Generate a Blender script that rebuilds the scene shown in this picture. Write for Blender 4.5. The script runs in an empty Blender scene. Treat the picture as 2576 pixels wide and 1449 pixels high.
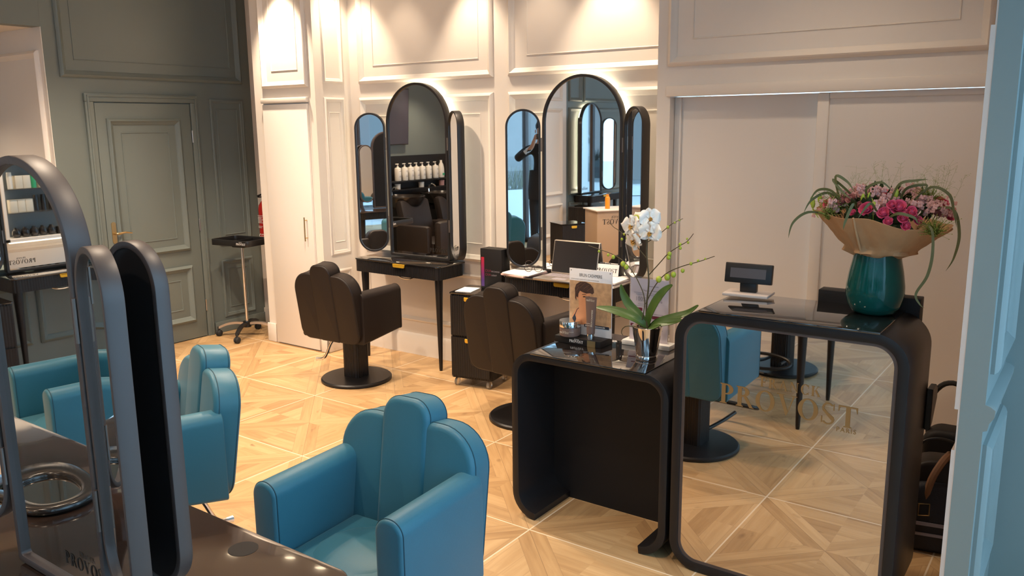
import bpy, bmesh, math, random
from mathutils import Vector, Matrix
random.seed(7)
PI = math.pi
R_ = math.radians
scn = bpy.context.scene
COL = scn.collection

# ------------------------------------------------------------------ materials
def newmat(name):
    m = bpy.data.materials.new(name); m.use_nodes = True
    nt = m.node_tree; b = nt.nodes['Principled BSDF']
    return m, nt, b

def mat(name, col, rough=.5, metal=0, spec=.5, bump=0, bscale=200, coat=0, emis=None, estr=0, var=0, vscale=6, trans=0, ior=1.45, sheen=0, alpha=1):
    m, nt, b = newmat(name)
    b.inputs['Base Color'].default_value = (*col, 1)
    b.inputs['Roughness'].default_value = rough
    b.inputs['Metallic'].default_value = metal
    b.inputs['Specular IOR Level'].default_value = spec
    b.inputs['Coat Weight'].default_value = coat
    b.inputs['IOR'].default_value = ior
    b.inputs['Transmission Weight'].default_value = trans
    b.inputs['Sheen Weight'].default_value = sheen
    b.inputs['Alpha'].default_value = alpha
    if emis:
        b.inputs['Emission Color'].default_value = (*emis, 1)
        b.inputs['Emission Strength'].default_value = estr
    if var or bump:
        tc = nt.nodes.new('ShaderNodeTexCoord')
    if var:
        n = nt.nodes.new('ShaderNodeTexNoise'); n.inputs['Scale'].default_value = vscale; n.inputs['Detail'].default_value = 4
        nt.links.new(tc.outputs['Object'], n.inputs['Vector'])
        mx = nt.nodes.new('ShaderNodeMix'); mx.data_type = 'RGBA'
        mx.inputs['A'].default_value = (*[c*(1-var) for c in col], 1)
        mx.inputs['B'].default_value = (*[min(1, c*(1+var)) for c in col], 1)
        nt.links.new(n.outputs['Fac'], mx.inputs['Factor']); nt.links.new(mx.outputs['Result'], b.inputs['Base Color'])
    if bump:
        n2 = nt.nodes.new('ShaderNodeTexNoise'); n2.inputs['Scale'].default_value = bscale; n2.inputs['Detail'].default_value = 3
        nt.links.new(tc.outputs['Object'], n2.inputs['Vector'])
        bp = nt.nodes.new('ShaderNodeBump'); bp.inputs['Strength'].default_value = bump; bp.inputs['Distance'].default_value = .002
        nt.links.new(n2.outputs['Fac'], bp.inputs['Height']); nt.links.new(bp.outputs['Normal'], b.inputs['Normal'])
    return m

M = {}
M['white'] = mat('warm_white_paint', (.80, .735, .66), .45, bump=.05, bscale=120, var=.02)
M['white2'] = mat('white_panel_paint', (.80, .745, .685), .4, bump=.03, bscale=120)
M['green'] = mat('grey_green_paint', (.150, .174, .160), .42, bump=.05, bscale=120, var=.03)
M['greenlit'] = mat('daylit_green_paint', (.225, .270, .262), .42, bump=.05, bscale=120)  # wall green made lighter: daylight on wing and entrance put into the colour
M['ceil'] = mat('ceiling_paint', (.72, .68, .62), .7)
M['teal'] = mat('teal_leather', (.019, .122, .178), .42, spec=.45, bump=.15, bscale=500, var=.06, sheen=.15)
M['seamteal'] = mat('teal_seam', (.008, .05, .075), .6)
M['brownlea'] = mat('dark_brown_leather', (.018, .0125, .0105), .47, spec=.32, bump=.15, bscale=500, var=.06)
M['seambrown'] = mat('brown_seam', (.006, .004, .004), .6)
M['black'] = mat('black_lacquer', (.012, .0105, .011), .38, spec=.4)
M['blackmatt'] = mat('matt_black_panel', (.010, .009, .0095), .55, spec=.35)
M['frame'] = mat('satin_anthracite_frame', (.060, .042, .037), .46, spec=.75)
M['frameblk'] = mat('satin_black_frame', (.013, .011, .011), .40, spec=.6)
M['glassblk'] = mat('black_glass_top', (.010, .008, .008), .03, spec=.8, coat=.6, ior=1.65)
M['glassbrn'] = mat('smoked_glass_top', (.034, .021, .016), .08, spec=.7, coat=.5, ior=1.55)
M['mirror'] = mat('mirror_silver', (.90, .90, .89), .012, 1)
M['mirrordk'] = mat('bronze_mirror', (.66, .60, .55), .015, 1)
M['chrome'] = mat('polished_chrome', (.80, .78, .76), .12, 1)
M['steel'] = mat('brushed_steel', (.55, .53, .50), .3, 1)
M['hinge'] = mat('hinge_metal', (.20, .16, .14), .4, .8)
M['brass'] = mat('brass', (.60, .42, .20), .3, 1)
M['yellow'] = mat('gold_yellow_metal', (.72, .42, .035), .35, .4)
M['goldtxt'] = mat('gold_lettering', (.24, .125, .038), .6, .0)
M['blacktxt'] = mat('black_lettering', (.02, .017, .015), .5)
M['whitetxt'] = mat('white_lettering', (.85, .83, .8), .5)
M['greytxt'] = mat('grey_lettering', (.30, .27, .30), .6)
M['magtxt'] = mat('magenta_lettering', (.16, .02, .045), .5)
M['blackpl'] = mat('black_plastic', (.014, .013, .013), .35)
M['rubber'] = mat('black_rubber', (.02, .02, .02), .7)
M['clearpl'] = mat('clear_caster_plastic', (.85, .80, .72), .1, trans=.85, ior=1.4)
M['paper'] = mat('white_paper', (.80, .78, .78), .7)
M['paperpink'] = mat('pink_paper', (.80, .55, .5), .7)
M['beigeprod'] = mat('cream_packaging', (.75, .68, .55), .5)
M['whiteprod'] = mat('white_bottle_plastic', (.82, .78, .70), .35)
M['greenprod'] = mat('green_packaging', (.05, .42, .20), .45)
M['orangeprod'] = mat('orange_bottle', (.80, .30, .02), .35)
M['redprod'] = mat('red_bottle', (.55, .03, .03), .35)
M['darkprod'] = mat('dark_bottle', (.02, .016, .014), .16, spec=.8)
M['brownjar'] = mat('taupe_plastic', (.165, .105, .085), .38)
M['red'] = mat('red_enamel', (.50, .02, .015), .3)
M['vase'] = mat('teal_glass', (.006, .13, .115), .14, spec=.5, trans=.5, ior=1.3, coat=.25)
M['kraft'] = mat('kraft_paper', (.50, .275, .130), .65, var=.16, vscale=22, bump=.3, bscale=30)
M['leaf'] = mat('orchid_leaf', (.060, .115, .020), .38, var=.25, vscale=10)
M['leafdk'] = mat('dark_foliage', (.028, .052, .016), .6, var=.3, vscale=30)
M['grass'] = mat('grass_blade', (.10, .105, .035), .5, var=.25, vscale=12)
M['moss'] = mat('green_amaranth', (.22, .27, .05), .7)
M['stem'] = mat('orchid_stem', (.085, .065, .03), .5)
M['bud'] = mat('orchid_bud', (.38, .46, .045), .45)
M['petal'] = mat('orchid_petal', (.92, .87, .80), .5)
M['petal'].node_tree.nodes['Principled BSDF'].inputs['Subsurface Weight'].default_value = .1
M['lip'] = mat('orchid_lip', (.60, .30, .06), .5)
M['rose'] = mat('deep_pink_petal', (.66, .085, .165), .5, var=.25, vscale=40)
M['palerose'] = mat('pale_pink_petal', (.66, .35, .31), .55, var=.2, vscale=40)
M['dusk'] = mat('dusky_pink_petal', (.42, .16, .14), .55, var=.3, vscale=40)
M['soil'] = mat('bark_soil', (.045, .028, .018), .9, bump=.6, bscale=80)
M['silverpot'] = mat('mirror_pot', (.86, .82, .80), .05, 1)
M['silver'] = mat('silver_aluminium', (.62, .55, .49), .35, .9)
M['screen'] = mat('grey_lcd', (.10, .085, .085), .2)
M['dispbase'] = mat('pale_plastic_base', (.62, .53, .47), .4)
M['lamp'] = mat('lamp_emitter', (1, .9, .75), .5, emis=(1, .78, .52), estr=14)
M['led'] = mat('led_strip', (1, .9, .7), .5, emis=(1, .80, .55), estr=9)
M['suit'] = mat('dark_suit_cloth', (.018, .016, .018), .8)
M['skin'] = mat('skin', (.50, .27, .18), .5)
M['hair'] = mat('dark_hair', (.03, .018, .012), .5)
M['shirt'] = mat('pale_shirt', (.55, .62, .70), .7)
M['pave'] = mat('pale_paving', (.55, .58, .60), .7, var=.06, vscale=2)
M['facade'] = mat('street_facade', (.62, .66, .68), .5)
M['facadedk'] = mat('dark_facade', (.16, .18, .19), .4)
M['poster_bg'] = mat('poster_sand', (.56, .34, .18), .6, var=.6, vscale=34)
M['poster_skin'] = mat('poster_skin', (.66, .30, .145), .6, var=.12, vscale=25)
M['poster_hair'] = mat('poster_hair', (.060, .030, .022), .6, var=.5, vscale=60)
M['poster_dress'] = mat('poster_dress', (.02, .03, .05), .6)
M['tanpanel'] = mat('tan_panel', (.42, .29, .19), .5)
M['whitedim'] = mat('dimmed_white_paint', (.64, .53, .46), .5)  # wall white darkened: weaker light on the wing lining put into the colour
M['halo'] = mat('halo_led', (1, .95, .8), .5, emis=(1, .86, .62), estr=26)
M['bag'] = mat('black_woven_bag', (.012, .013, .020), .6, bump=1, bscale=90)
M['bagbrown'] = mat('tan_leather', (.20, .095, .045), .5)
M['tv'] = mat('tv_screen', (.045, .04, .05), .12, emis=(.30, .29, .36), estr=.06)
M['acrylic'] = mat('clear_acrylic', (.95, .95, .95), .03, trans=.95, ior=1.3)
M['lilac'] = mat('lilac_leaflet', (.62, .54, .58), .6)

def glassmat():
    m, nt, b = newmat('window_glass')
    nt.nodes.remove(b)
    out = nt.nodes['Material Output']
    t = nt.nodes.new('ShaderNodeBsdfTransparent'); g = nt.nodes.new('ShaderNodeBsdfGlossy'); g.inputs['Roughness'].default_value = .02
    mx = nt.nodes.new('ShaderNodeMixShader'); mx.inputs[0].default_value = .07
    t.inputs[0].default_value = (.94, .97, .97, 1)
    nt.links.new(t.outputs[0], mx.inputs[1]); nt.links.new(g.outputs[0], mx.inputs[2]); nt.links.new(mx.outputs[0], out.inputs[0])
    return m
M['pane'] = glassmat()

def petal_paint(m):
    pass

def digital_gradient(name, c0, c1, z0, z1):
    m, nt, b = newmat(name)
    tc = nt.nodes.new('ShaderNodeTexCoord'); s = nt.nodes.new('ShaderNodeSeparateXYZ'); r = nt.nodes.new('ShaderNodeMapRange')
    r.inputs['From Min'].default_value = z0; r.inputs['From Max'].default_value = z1
    mx = nt.nodes.new('ShaderNodeMix'); mx.data_type = 'RGBA'; mx.inputs['A'].default_value = (*c0, 1); mx.inputs['B'].default_value = (*c1, 1)
    nt.links.new(tc.outputs['Object'], s.inputs[0]); nt.links.new(s.outputs['Z'], r.inputs['Value']); nt.links.new(r.outputs[0], mx.inputs['Factor'])
    nt.links.new(mx.outputs['Result'], b.inputs['Base Color']); b.inputs['Roughness'].default_value = .4
    return m
M['stripe'] = digital_gradient('printed_stripe', (.07, .025, .18), (.45, .02, .045), .06, .22)

TILE = .76
def floor_material():
    m, nt, b = newmat('wood_effect_tiles')
    N = nt.nodes; L = nt.links
    def val(x):
        return x
    def put(sock, v):
        if isinstance(v, (int, float)): sock.default_value = v
        else: L.new(v, sock)
    def op(o, a, b_=0., c=None):
        n = N.new('ShaderNodeMath'); n.operation = o; put(n.inputs[0], a); put(n.inputs[1], b_)
        if c is not None: put(n.inputs[2], c)
        return n.outputs[0]
    def mixf(f, a, b_):
        n = N.new('ShaderNodeMix'); n.data_type = 'FLOAT'; put(n.inputs['Factor'], f); put(n.inputs['A'], a); put(n.inputs['B'], b_)
        return n.outputs[0]
    geo = N.new('ShaderNodeNewGeometry'); sp = N.new('ShaderNodeSeparateXYZ'); L.new(geo.outputs['Position'], sp.inputs[0])
    X, Y = sp.outputs['X'], sp.outputs['Y']
    us, vs = op('DIVIDE', X, TILE), op('DIVIDE', Y, TILE)
    iu, iv = op('FLOOR', us), op('FLOOR', vs)
    u, v = op('SUBTRACT', op('SUBTRACT', us, iu), .5), op('SUBTRACT', op('SUBTRACT', vs, iv), .5)
    a, c = op('ABSOLUTE', u), op('ABSOLUTE', v)
    mx = op('MAXIMUM', a, c)
    ac = op('SUBTRACT', a, c)
    diag = op('LESS_THAN', op('ABSOLUTE', ac), .115)       # planks along both diagonals
    horiz = op('GREATER_THAN', c, a)                        # triangle whose planks run along X
    # signs
    su, sv = op('SIGN', u), op('SIGN', v)
    quad = op('ADD', op('MULTIPLY', su, 3.1), op('MULTIPLY', sv, 7.7))
    strip = op('FLOOR', op('DIVIDE', mx, .118))
    idt = op('ADD', op('MULTIPLY', strip, 13.7), op('ADD', quad, op('MULTIPLY', horiz, 31.)))
    idd = op('ADD', op('MULTIPLY', op('SIGN', ac), 5.3), op('ADD', op('MULTIPLY', quad, 2.3), 91.))
    pid = mixf(diag, idt, idd)
    cmb = N.new('ShaderNodeCombineXYZ'); put(cmb.inputs[0], iu); put(cmb.inputs[1], iv); put(cmb.inputs[2], pid)
    wn = N.new('ShaderNodeTexWhiteNoise'); wn.noise_dimensions = '3D'; L.new(cmb.outputs[0], wn.inputs['Vector'])
    rnd = wn.outputs['Value']
    # grain coordinates along the plank
    d1 = op('MULTIPLY', op('ADD', X, Y), .7071); d2 = op('MULTIPLY', op('SUBTRACT', X, Y), .7071)
    same = op('GREATER_THAN', op('MULTIPLY', u, v), 0.)
    ld = mixf(same, d2, d1); cd = mixf(same, d1, d2)
    lt = mixf(horiz, Y, X); ct = mixf(horiz, X, Y)
    la, cr = mixf(diag, lt, ld), mixf(diag, ct, cd)
    cg = N.new('ShaderNodeCombineXYZ'); put(cg.inputs[0], op('MULTIPLY', la, 2.2)); put(cg.inputs[1], op('MULTIPLY', cr, 26.)); put(cg.inputs[2], op('MULTIPLY', rnd, 40.))
    n1 = N.new('ShaderNodeTexNoise'); n1.inputs['Scale'].default_value = 1.; n1.inputs['Detail'].default_value = 5.; n1.inputs['Roughness'].default_value = .6; n1.inputs['Distortion'].default_value = .6
    L.new(cg.outputs[0], n1.inputs['Vector'])
    cg2 = N.new('ShaderNodeCombineXYZ'); put(cg2.inputs[0], op('MULTIPLY', la, 6.)); put(cg2.inputs[1], op('MULTIPLY', cr, 14.)); put(cg2.inputs[2], op('MULTIPLY', rnd, 17.))
    n2 = N.new('ShaderNodeTexNoise'); n2.inputs['Scale'].default_value = 1.; n2.inputs['Detail'].default_value = 2.
    L.new(cg2.outputs[0], n2.inputs['Vector'])
    knot = N.new('ShaderNodeMapRange'); L.new(n2.outputs['Fac'], knot.inputs['Value']); knot.inputs['From Min'].default_value = .68; knot.inputs['From Max'].default_value = .80
    t = op('ADD', op('MULTIPLY', n1.outputs['Fac'], .75), op('MULTIPLY', rnd, .34))
    cr_ = N.new('ShaderNodeValToRGB'); e = cr_.color_ramp.elements
    e[0].position = .22; e[0].color = (.34, .195, .088, 1); e[1].position = .85; e[1].color = (.62, .415, .215, 1)
    x = e.new(.5); x.color = (.48, .30, .142, 1)
    L.new(t, cr_.inputs[0])
    m1 = N.new('ShaderNodeMix'); m1.data_type = 'RGBA'; L.new(op('MULTIPLY', knot.outputs[0], .75), m1.inputs['Factor']); L.new(cr_.outputs[0], m1.inputs['A']); m1.inputs['B'].default_value = (.16, .085, .04, 1)
    # thin plank seams
    fr = op('ABSOLUTE', op('SUBTRACT', op('FRACT', op('DIVIDE', mx, .118)), .5))
    seam_t = op('MULTIPLY', op('GREATER_THAN', fr, .488), op('SUBTRACT', 1., diag))
    seam_d = op('LESS_THAN', op('ABSOLUTE', ac), .0022)
    seam_e = op('LESS_THAN', op('ABSOLUTE', op('SUBTRACT', op('ABSOLUTE', ac), .115)), .002)
    seam = op('MAXIMUM', op('MAXIMUM', op('MULTIPLY', seam_t, .35), op('MULTIPLY', seam_d, .7)), op('MULTIPLY', seam_e, .45))
    m2 = N.new('ShaderNodeMix'); m2.data_type = 'RGBA'; L.new(seam, m2.inputs['Factor']); L.new(m1.outputs['Result'], m2.inputs['A']); m2.inputs['B'].default_value = (.20, .115, .06, 1)
    grout = op('GREATER_THAN', mx, .4955)
    m3 = N.new('ShaderNodeMix'); m3.data_type = 'RGBA'; L.new(grout, m3.inputs['Factor']); L.new(m2.outputs['Result'], m3.inputs['A']); m3.inputs['B'].default_value = (.74, .60, .43, 1)
    L.new(m3.outputs['Result'], b.inputs['Base Color'])
    b.inputs['Roughness'].default_value = .38
    b.inputs['Specular IOR Level'].default_value = .4
    bp = N.new('ShaderNodeBump'); bp.inputs['Strength'].default_value = .12; bp.inputs['Distance'].default_value = .002
    L.new(n1.outputs['Fac'], bp.inputs['Height']); L.new(bp.outputs[0], b.inputs['Normal'])
    return m
M['floor'] = floor_material()

# ------------------------------------------------------------------ mesh helpers
def new(): return bmesh.new()
def _merge(bm, t, mi=0, mtx=None):
    if mtx is not None: bmesh.ops.transform(t, matrix=mtx, verts=t.verts)
    for f in t.faces:
        if mi is not None: f.material_index = mi
    me = bpy.data.meshes.new('t'); t.to_mesh(me); t.free(); bm.from_mesh(me); bpy.data.meshes.remove(me)

def box(bm, c, s, bevel=0, seg=2, rot=None, mi=0):
    t = new(); bmesh.ops.create_cube(t, size=1)
    bmesh.ops.scale(t, vec=s, verts=t.verts)
    if bevel: bmesh.ops.bevel(t, geom=t.edges[:], offset=min(bevel, min(s)*.49), segments=seg, affect='EDGES', profile=.5)
    m = Matrix.Translation(c)
    if rot is not None: m = m @ rot
    _merge(bm, t, mi, m)
def bx(bm, x0, x1, y0, y1, z0, z1, bevel=0, seg=2, mi=0):
    box(bm, ((x0+x1)/2, (y0+y1)/2, (z0+z1)/2), (x1-x0, y1-y0, z1-z0), bevel, seg, None, mi)

PL = {'xz': lambda p, d: (p[0], d, p[1]), 'xy': lambda p, d: (p[0], p[1], d), 'yz': lambda p, d: (d, p[0], p[1])}
def prism(bm, pts, plane, d0, d1, b0=0, b1=0, seg=3, mi=0, mtx=None):
    """closed outline extruded from d0 to d1, rims rounded by b0 / b1"""
    t = new(); f = PL[plane]
    a = [t.verts.new(f(p, d0)) for p in pts]; c = [t.verts.new(f(p, d1)) for p in pts]
    n = len(pts); fa = t.faces.new(a); fc = t.faces.new(c[::-1])
    for i in range(n): t.faces.new((a[i], c[i], c[(i+1) % n], a[(i+1) % n]))
    bmesh.ops.recalc_face_normals(t, faces=t.faces)
    for fc_, b in ((fa, b0), (fc, b1)):
        if b: bmesh.ops.bevel(t, geom=list(fc_.edges), offset=b, segments=seg, affect='EDGES', profile=.5, clamp_overlap=True)
    _merge(bm, t, mi, mtx)

def rrect(x0, x1, z0, z1, r, seg=8):
    """r: one radius or (bl, br, tr, tl); anticlockwise"""
    if not isinstance(r, tuple): r = (r, r, r, r)
    out = []
    for (cx, cz, a, rr) in ((x0, z0, PI, r[0]), (x1, z0, 1.5*PI, r[1]), (x1, z1, 0, r[2]), (x0, z1, .5*PI, r[3])):
        sx = 1 if cx == x0 else -1; sz = 1 if cz == z0 else -1
        rr = max(rr, 1e-4)
        for i in range(seg+1):
            t = a+i*.5*PI/seg
            out.append((cx+sx*rr+rr*math.cos(t), cz+sz*rr+rr*math.sin(t)))
    return out
def ring(bm, outer, inner, plane, d0, d1, mi=0, bevel=0, mtx=None):
    t = new(); f = PL[plane]; n = len(outer)
    V = [[t.verts.new(f(p, d)) for p in pl] for pl, d in ((outer, d0), (outer, d1), (inner, d1), (inner, d0))]
    for k in range(4):
        A, B = V[k], V[(k+1) % 4]
        for i in range(n): t.faces.new((A[i], B[i], B[(i+1) % n], A[(i+1) % n]))
    bmesh.ops.recalc_face_normals(t, faces=t.faces)
    if bevel:
        es = [e for e in t.edges if any(e.verts[0] in L and e.verts[1] in L for L in [set(x) for x in V])]
        bmesh.ops.bevel(t, geom=es, offset=bevel, segments=2, affect='EDGES', profile=.5)
    _merge(bm, t, mi, mtx)

def ribbon(bm, path, th, plane, d0, d1, bevel=0, mi=0):
    """open path with thickness th to its right"""
    n = len(path); ins = []
    for i in range(n):
        a = Vector(path[max(0, i-1)]); c = Vector(path[min(n-1, i+1)]); d = (c-a).normalized()
        ins.append((path[i][0]+d.y*th, path[i][1]-d.x*th))
    prism(bm, list(path)+ins[::-1], plane, d0, d1, bevel, bevel, 2, mi)

def lathe(bm, prof, c=(0, 0, 0), seg=32, mi=0, cap=True, mtx=None):
    t = new(); rings = []
    for r, z in prof:
        rings.append([t.verts.new((r*math.cos(2*PI*i/seg), r*math.sin(2*PI*i/seg), z)) for i in range(seg)] if r > 1e-5 else [t.verts.new((0, 0, z))])
    for A, B in zip(rings, rings[1:]):
        if len(A) == 1 and len(B) == 1: continue
        for i in range(seg):
            j = (i+1) % seg
            if len(A) == 1: t.faces.new((A[0], B[j], B[i]))
            elif len(B) == 1: t.faces.new((A[i], A[j], B[0]))
            else: t.faces.new((A[i], A[j], B[j], B[i]))
    if cap:
        if len(rings[0]) > 1: t.faces.new(rings[0])
        if len(rings[-1]) > 1: t.faces.new(rings[-1][::-1])
    bmesh.ops.recalc_face_normals(t, faces=t.faces)
    m = Matrix.Translation(c)
    if mtx is not None: m = m @ mtx
    _merge(bm, t, mi, m)

def smooth_path(P, n=6):
    P = [Vector(p) for p in P]
    if len(P) < 3: return P
    out = []
    for i in range(len(P)-1):
        p0 = P[max(0, i-1)]; p1 = P[i]; p2 = P[i+1]; p3 = P[min(len(P)-1, i+2)]
        for k in range(n):
            t = k/n
            out.append(.5*((2*p1)+(-p0+p2)*t+(2*p0-5*p1+4*p2-p3)*t*t+(-p0+3*p1-3*p2+p3)*t**3))
    out.append(P[-1]); return out
def tube(bm, pts, r, seg=8, mi=0, sm=0, closed=False):
    if sm:
        m_ = len(pts)
        if not isinstance(r, (int, float)):
            rr = []
            for i in range(m_-1):
                for k in range(sm): rr.append(r[i]+(r[i+1]-r[i])*k/sm)
            rr.append(r[-1]); r = rr
        pts = smooth_path(pts, sm)
    pts = [Vector(p) for p in pts]; n = len(pts)
    if isinstance(r, (int, float)): r = [r]*n
    t = new(); rings = []; up = None
    for i, p in enumerate(pts):
        if closed: d = pts[(i+1) % n]-pts[i-1]
        else: d = pts[min(n-1, i+1)]-pts[max(0, i-1)]
        d = d.normalized() if d.length > 1e-9 else Vector((0, 0, 1))
        if up is None:
            up = Vector((0, 0, 1)) if abs(d.z) < .9 else Vector((1, 0, 0))
        a = (up-d*up.dot(d)).normalized(); b = d.cross(a); up = a
        rings.append([t.verts.new(p+(a*math.cos(2*PI*k/seg)+b*math.sin(2*PI*k/seg))*r[i]) for k in range(seg)])
    m = n if closed else n-1
    for i in range(m):
        A, B = rings[i], rings[(i+1) % n]
        for k in range(seg): t.faces.new((A[k], A[(k+1) % seg], B[(k+1) % seg], B[k]))
    if not closed:
        t.faces.new(rings[0][::-1]); t.faces.new(rings[-1])
    bmesh.ops.recalc_face_normals(t, faces=t.faces)
    _merge(bm, t, mi)
def ball(bm, c, s, mi=0, u=14, v=10, rot=None):
    t = new(); bmesh.ops.create_uvsphere(t, u_segments=u, v_segments=v, radius=1)
    if isinstance(s, (int, float)): s = (s, s, s)
    m = Matrix.Translation(c)
    if rot is not None: m = m @ rot
    m = m @ Matrix.Diagonal((*s, 1))
    _merge(bm, t, mi, m)
def cyl(bm, a, b_, r, seg=20, mi=0, r2=None):
    tube(bm, [a, b_], [r, r if r2 is None else r2], seg, mi)

def fluted(bm, x0, x1, y0, y1, r, z0, z1, pitch=.018, amp=.0045, mi=0, plane='xy'):
    base = rrect(x0+amp, x1-amp, y0+amp, y1-amp, r, 6)
    per = []; n = len(base)
    for i in range(n):
        a = Vector(base[i]); b_ = Vector(base[(i+1) % n]); L = (b_-a).length
        if L < 1e-6: continue
        k = max(1, int(L/(pitch/5)))
        for j in range(k): per.append((a.lerp(b_, j/k), (b_-a).normalized()))
    s = 0; out = []; prev = None
    for p, d in per:
        if prev is not None: s += (p-prev).length
        prev = p
        o = amp*abs(math.sin(PI*s/pitch))
        out.append((p.x+d.y*o, p.y-d.x*o))
    prism(bm, out, plane, z0, z1, mi=mi)

def moulding(bm, o, u, n, u0, u1, v0, v1, prof=None, mi=0):
    """picture-frame moulding on a wall; o origin, u horizontal dir, n outward normal"""
    prof = prof or [(0, 0), (0, .007), (.006, .013), (.014, .016), (.020, .011), (.028, .009), (.033, .004), (.036, 0)]
    o = Vector(o); u = Vector(u); n = Vector(n); z = Vector((0, 0, 1)); t = new(); R = []
    for s, h in prof:
        R.append([t.verts.new(o+u*a+z*b_+n*h) for a, b_ in ((u0+s, v0+s), (u1-s, v0+s), (u1-s, v1-s), (u0+s, v1-s))])
    for A, B in zip(R, R[1:]):
        for i in range(4): t.faces.new((A[i], A[(i+1) % 4], B[(i+1) % 4], B[i]))
    bmesh.ops.recalc_face_normals(t, faces=t.faces)
    _merge(bm, t, mi)
THIN = [(0, 0), (0, .003), (.002, .005), (.005, .005), (.008, .0)]
BIG = [(0, 0), (0, .012), (.008, .022), (.020, .028), (.030, .018), (.040, .012), (.048, .007), (.052, 0)]

def obj(name, bm, mats, parent=None, loc=None, rot=None, angle=32, label=None, cat=None, group=None, kind=None, recalc=False):
    me = bpy.data.meshes.new(name)
    if recalc: bmesh.ops.recalc_face_normals(bm, faces=bm.faces)
    bm.to_mesh(me); bm.free()
    for m in (mats if isinstance(mats, (list, tuple)) else [mats]): me.materials.append(M[m] if isinstance(m, str) else m)
    me.polygons.foreach_set('use_smooth', [True]*len(me.polygons))
    me.set_sharp_from_angle(angle=math.radians(angle))
    o = bpy.data.objects.new(name, me); COL.objects.link(o)
    if parent is not None: o.parent = parent
    if loc is not None: o.location = loc
    if rot is not None: o.rotation_euler = rot
    tag(o, label, cat, group, kind)
    return o
def tag(o, label=None, cat=None, group=None, kind=None):
    if label: o['label'] = label
    if cat: o['category'] = cat
    if group: o['group'] = group
    if kind: o['kind'] = kind
    return o
def thing(name, label, cat, loc=(0, 0, 0), rotz=0, group=None):
    o = bpy.data.objects.new(name, None); COL.objects.link(o); o.location = loc; o.rotation_euler = (0, 0, rotz)
    o.empty_display_size = .1
    return tag(o, label, cat, group)
def struct(name, bm, m, parent=None, angle=32):
    return obj(name, bm, m, parent, kind=None if parent else 'structure', angle=angle, label=None)
def copy_tree(o, parent=None):
    c = o.copy(); COL.objects.link(c)
    if parent is not None: c.parent = parent
    for ch in list(o.children): copy_tree(ch, c)
    return c
def dup(root, loc, rotz, label, group=None):
    r = copy_tree(root); r.location = loc; r.rotation_euler = (0, 0, rotz); r['label'] = label
    if group: r['group'] = group
    return r

# ------------------------------------------------------------------ lettering
def _seg(cx, cz, rx, rz, tx, tz, a0, a1, n=20):
    o = []; i = []
    for k in range(n+1):
        a = math.radians(a0+(a1-a0)*k/n)
        o.append((cx+rx*math.cos(a), cz+rz*math.sin(a))); i.append((cx+(rx-tx)*math.cos(a), cz+(rz-tz)*math.sin(a)))
    return [[o[k], o[k+1], i[k+1], i[k]] for k in range(n)]
def _r(x0, x1, z0, z1): return [(x0, z0), (x1, z0), (x1, z1), (x0, z1)]
def _stem(x, w=.185, z0=0, z1=1, s=.07, bot=True, top=True):
    p = [_r(x, x+w, z0, z1)]
    if bot: p.append([(x-s, 0), (x+w+s, 0), (x+w+s, .035), (x+w, .07), (x, .07), (x-s, .035)])
    if top: p.append([(x-s, 1), (x-s, .965), (x, .93), (x+w, .93), (x+w+s, .965), (x+w+s, 1)])
    return p
SW, TW = .185, .065
def serif_glyph(c):
    if c == 'P': return _stem(.08)+_seg(.3, .73, .32, .27, .19, .07, -90, 90)+[_r(.2, .3, .93, 1), _r(.2, .3, .46, .53)], .68
    if c == 'R': return _stem(.08)+_seg(.3, .75, .30, .25, .19, .07, -90, 90)+[_r(.2, .3, .93, 1), _r(.2, .3, .5, .57), [(.34, .52), (.5, .52), (.76, .04), (.84, .0), (.62, .0)]], .82
    if c == 'O': return _seg(.42, .5, .42, .52, .185, .06, 0, 360, 40), .88
    if c == 'V': return [[(.05, 1), (.22, 1), (.48, .18), (.42, 0), (.38, 0)], [(.42, 0), (.48, .18), (.74, 1), (.67, 1)], _r(-.02, .3, .965, 1), _r(.58, .84, .965, 1)], .82
    if c == 'S': return _seg(.3, .74, .25, .27, .10, .06, 35, 180, 14)+_seg(.3, .26, .27, .28, .10, .06, -145, 0, 14)+[[(.05, .74), (.12, .74), (.28, .56), (.57, .26), (.50, .26), (.08, .6)], [(.06, .66), (.26, .40), (.5, .14), (.55, .34), (.2, .62)], _r(.50, .545, .68, .98), _r(.03, .075, .03, .34)], .62
    if c == 'T': return _stem(.32, top=False)+[_r(.02, .78, .935, 1), [(.02, .72), (.05, .72), (.10, .96), (.02, 1)], [(.78, .72), (.75, .72), (.70, .96), (.78, 1)]], .82
    if c == 'F': return _stem(.08)+[_r(.2, .6, .935, 1), [(.6, .74), (.57, .74), (.52, .96), (.6, 1)], _r(.2, .46, .48, .54), _r(.44, .47, .40, .62)], .66
    if c == 'A': return [[(.08, 0), (.13, 0), (.43, .85), (.40, 1)], [(.40, 1), (.43, .85), (.62, 0), (.80, 0), (.46, 1)], _r(.22, .6, .32, .36), _r(-.02, .24, 0, .035), _r(.5, .88, 0, .035)], .88
    if c == 'N': return [_r(.1, .155, 0, 1), _r(.70, .76, 0, 1), [(.06, 1), (.24, 1), (.76, .0), (.70, 0)], _r(0, .26, 0, .035), _r(.6, .86, .965, 1), _r(0, .2, .965, 1)], .88
    if c == 'C': return _seg(.44, .5, .42, .52, .185, .06, 42, 318, 30)+[_r(.72, .76, .64, .98), _r(.72, .76, .02, .3)], .82
    if c == 'K': return _stem(.08)+[[(.22, .42), (.26, .42), (.7, 1), (.62, 1)], [(.34, .58), (.5, .64), (.86, 0), (.66, 0)], _r(.54, .8, .965, 1), _r(.58, .92, 0, .035)], .86
    return [], .4
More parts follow.
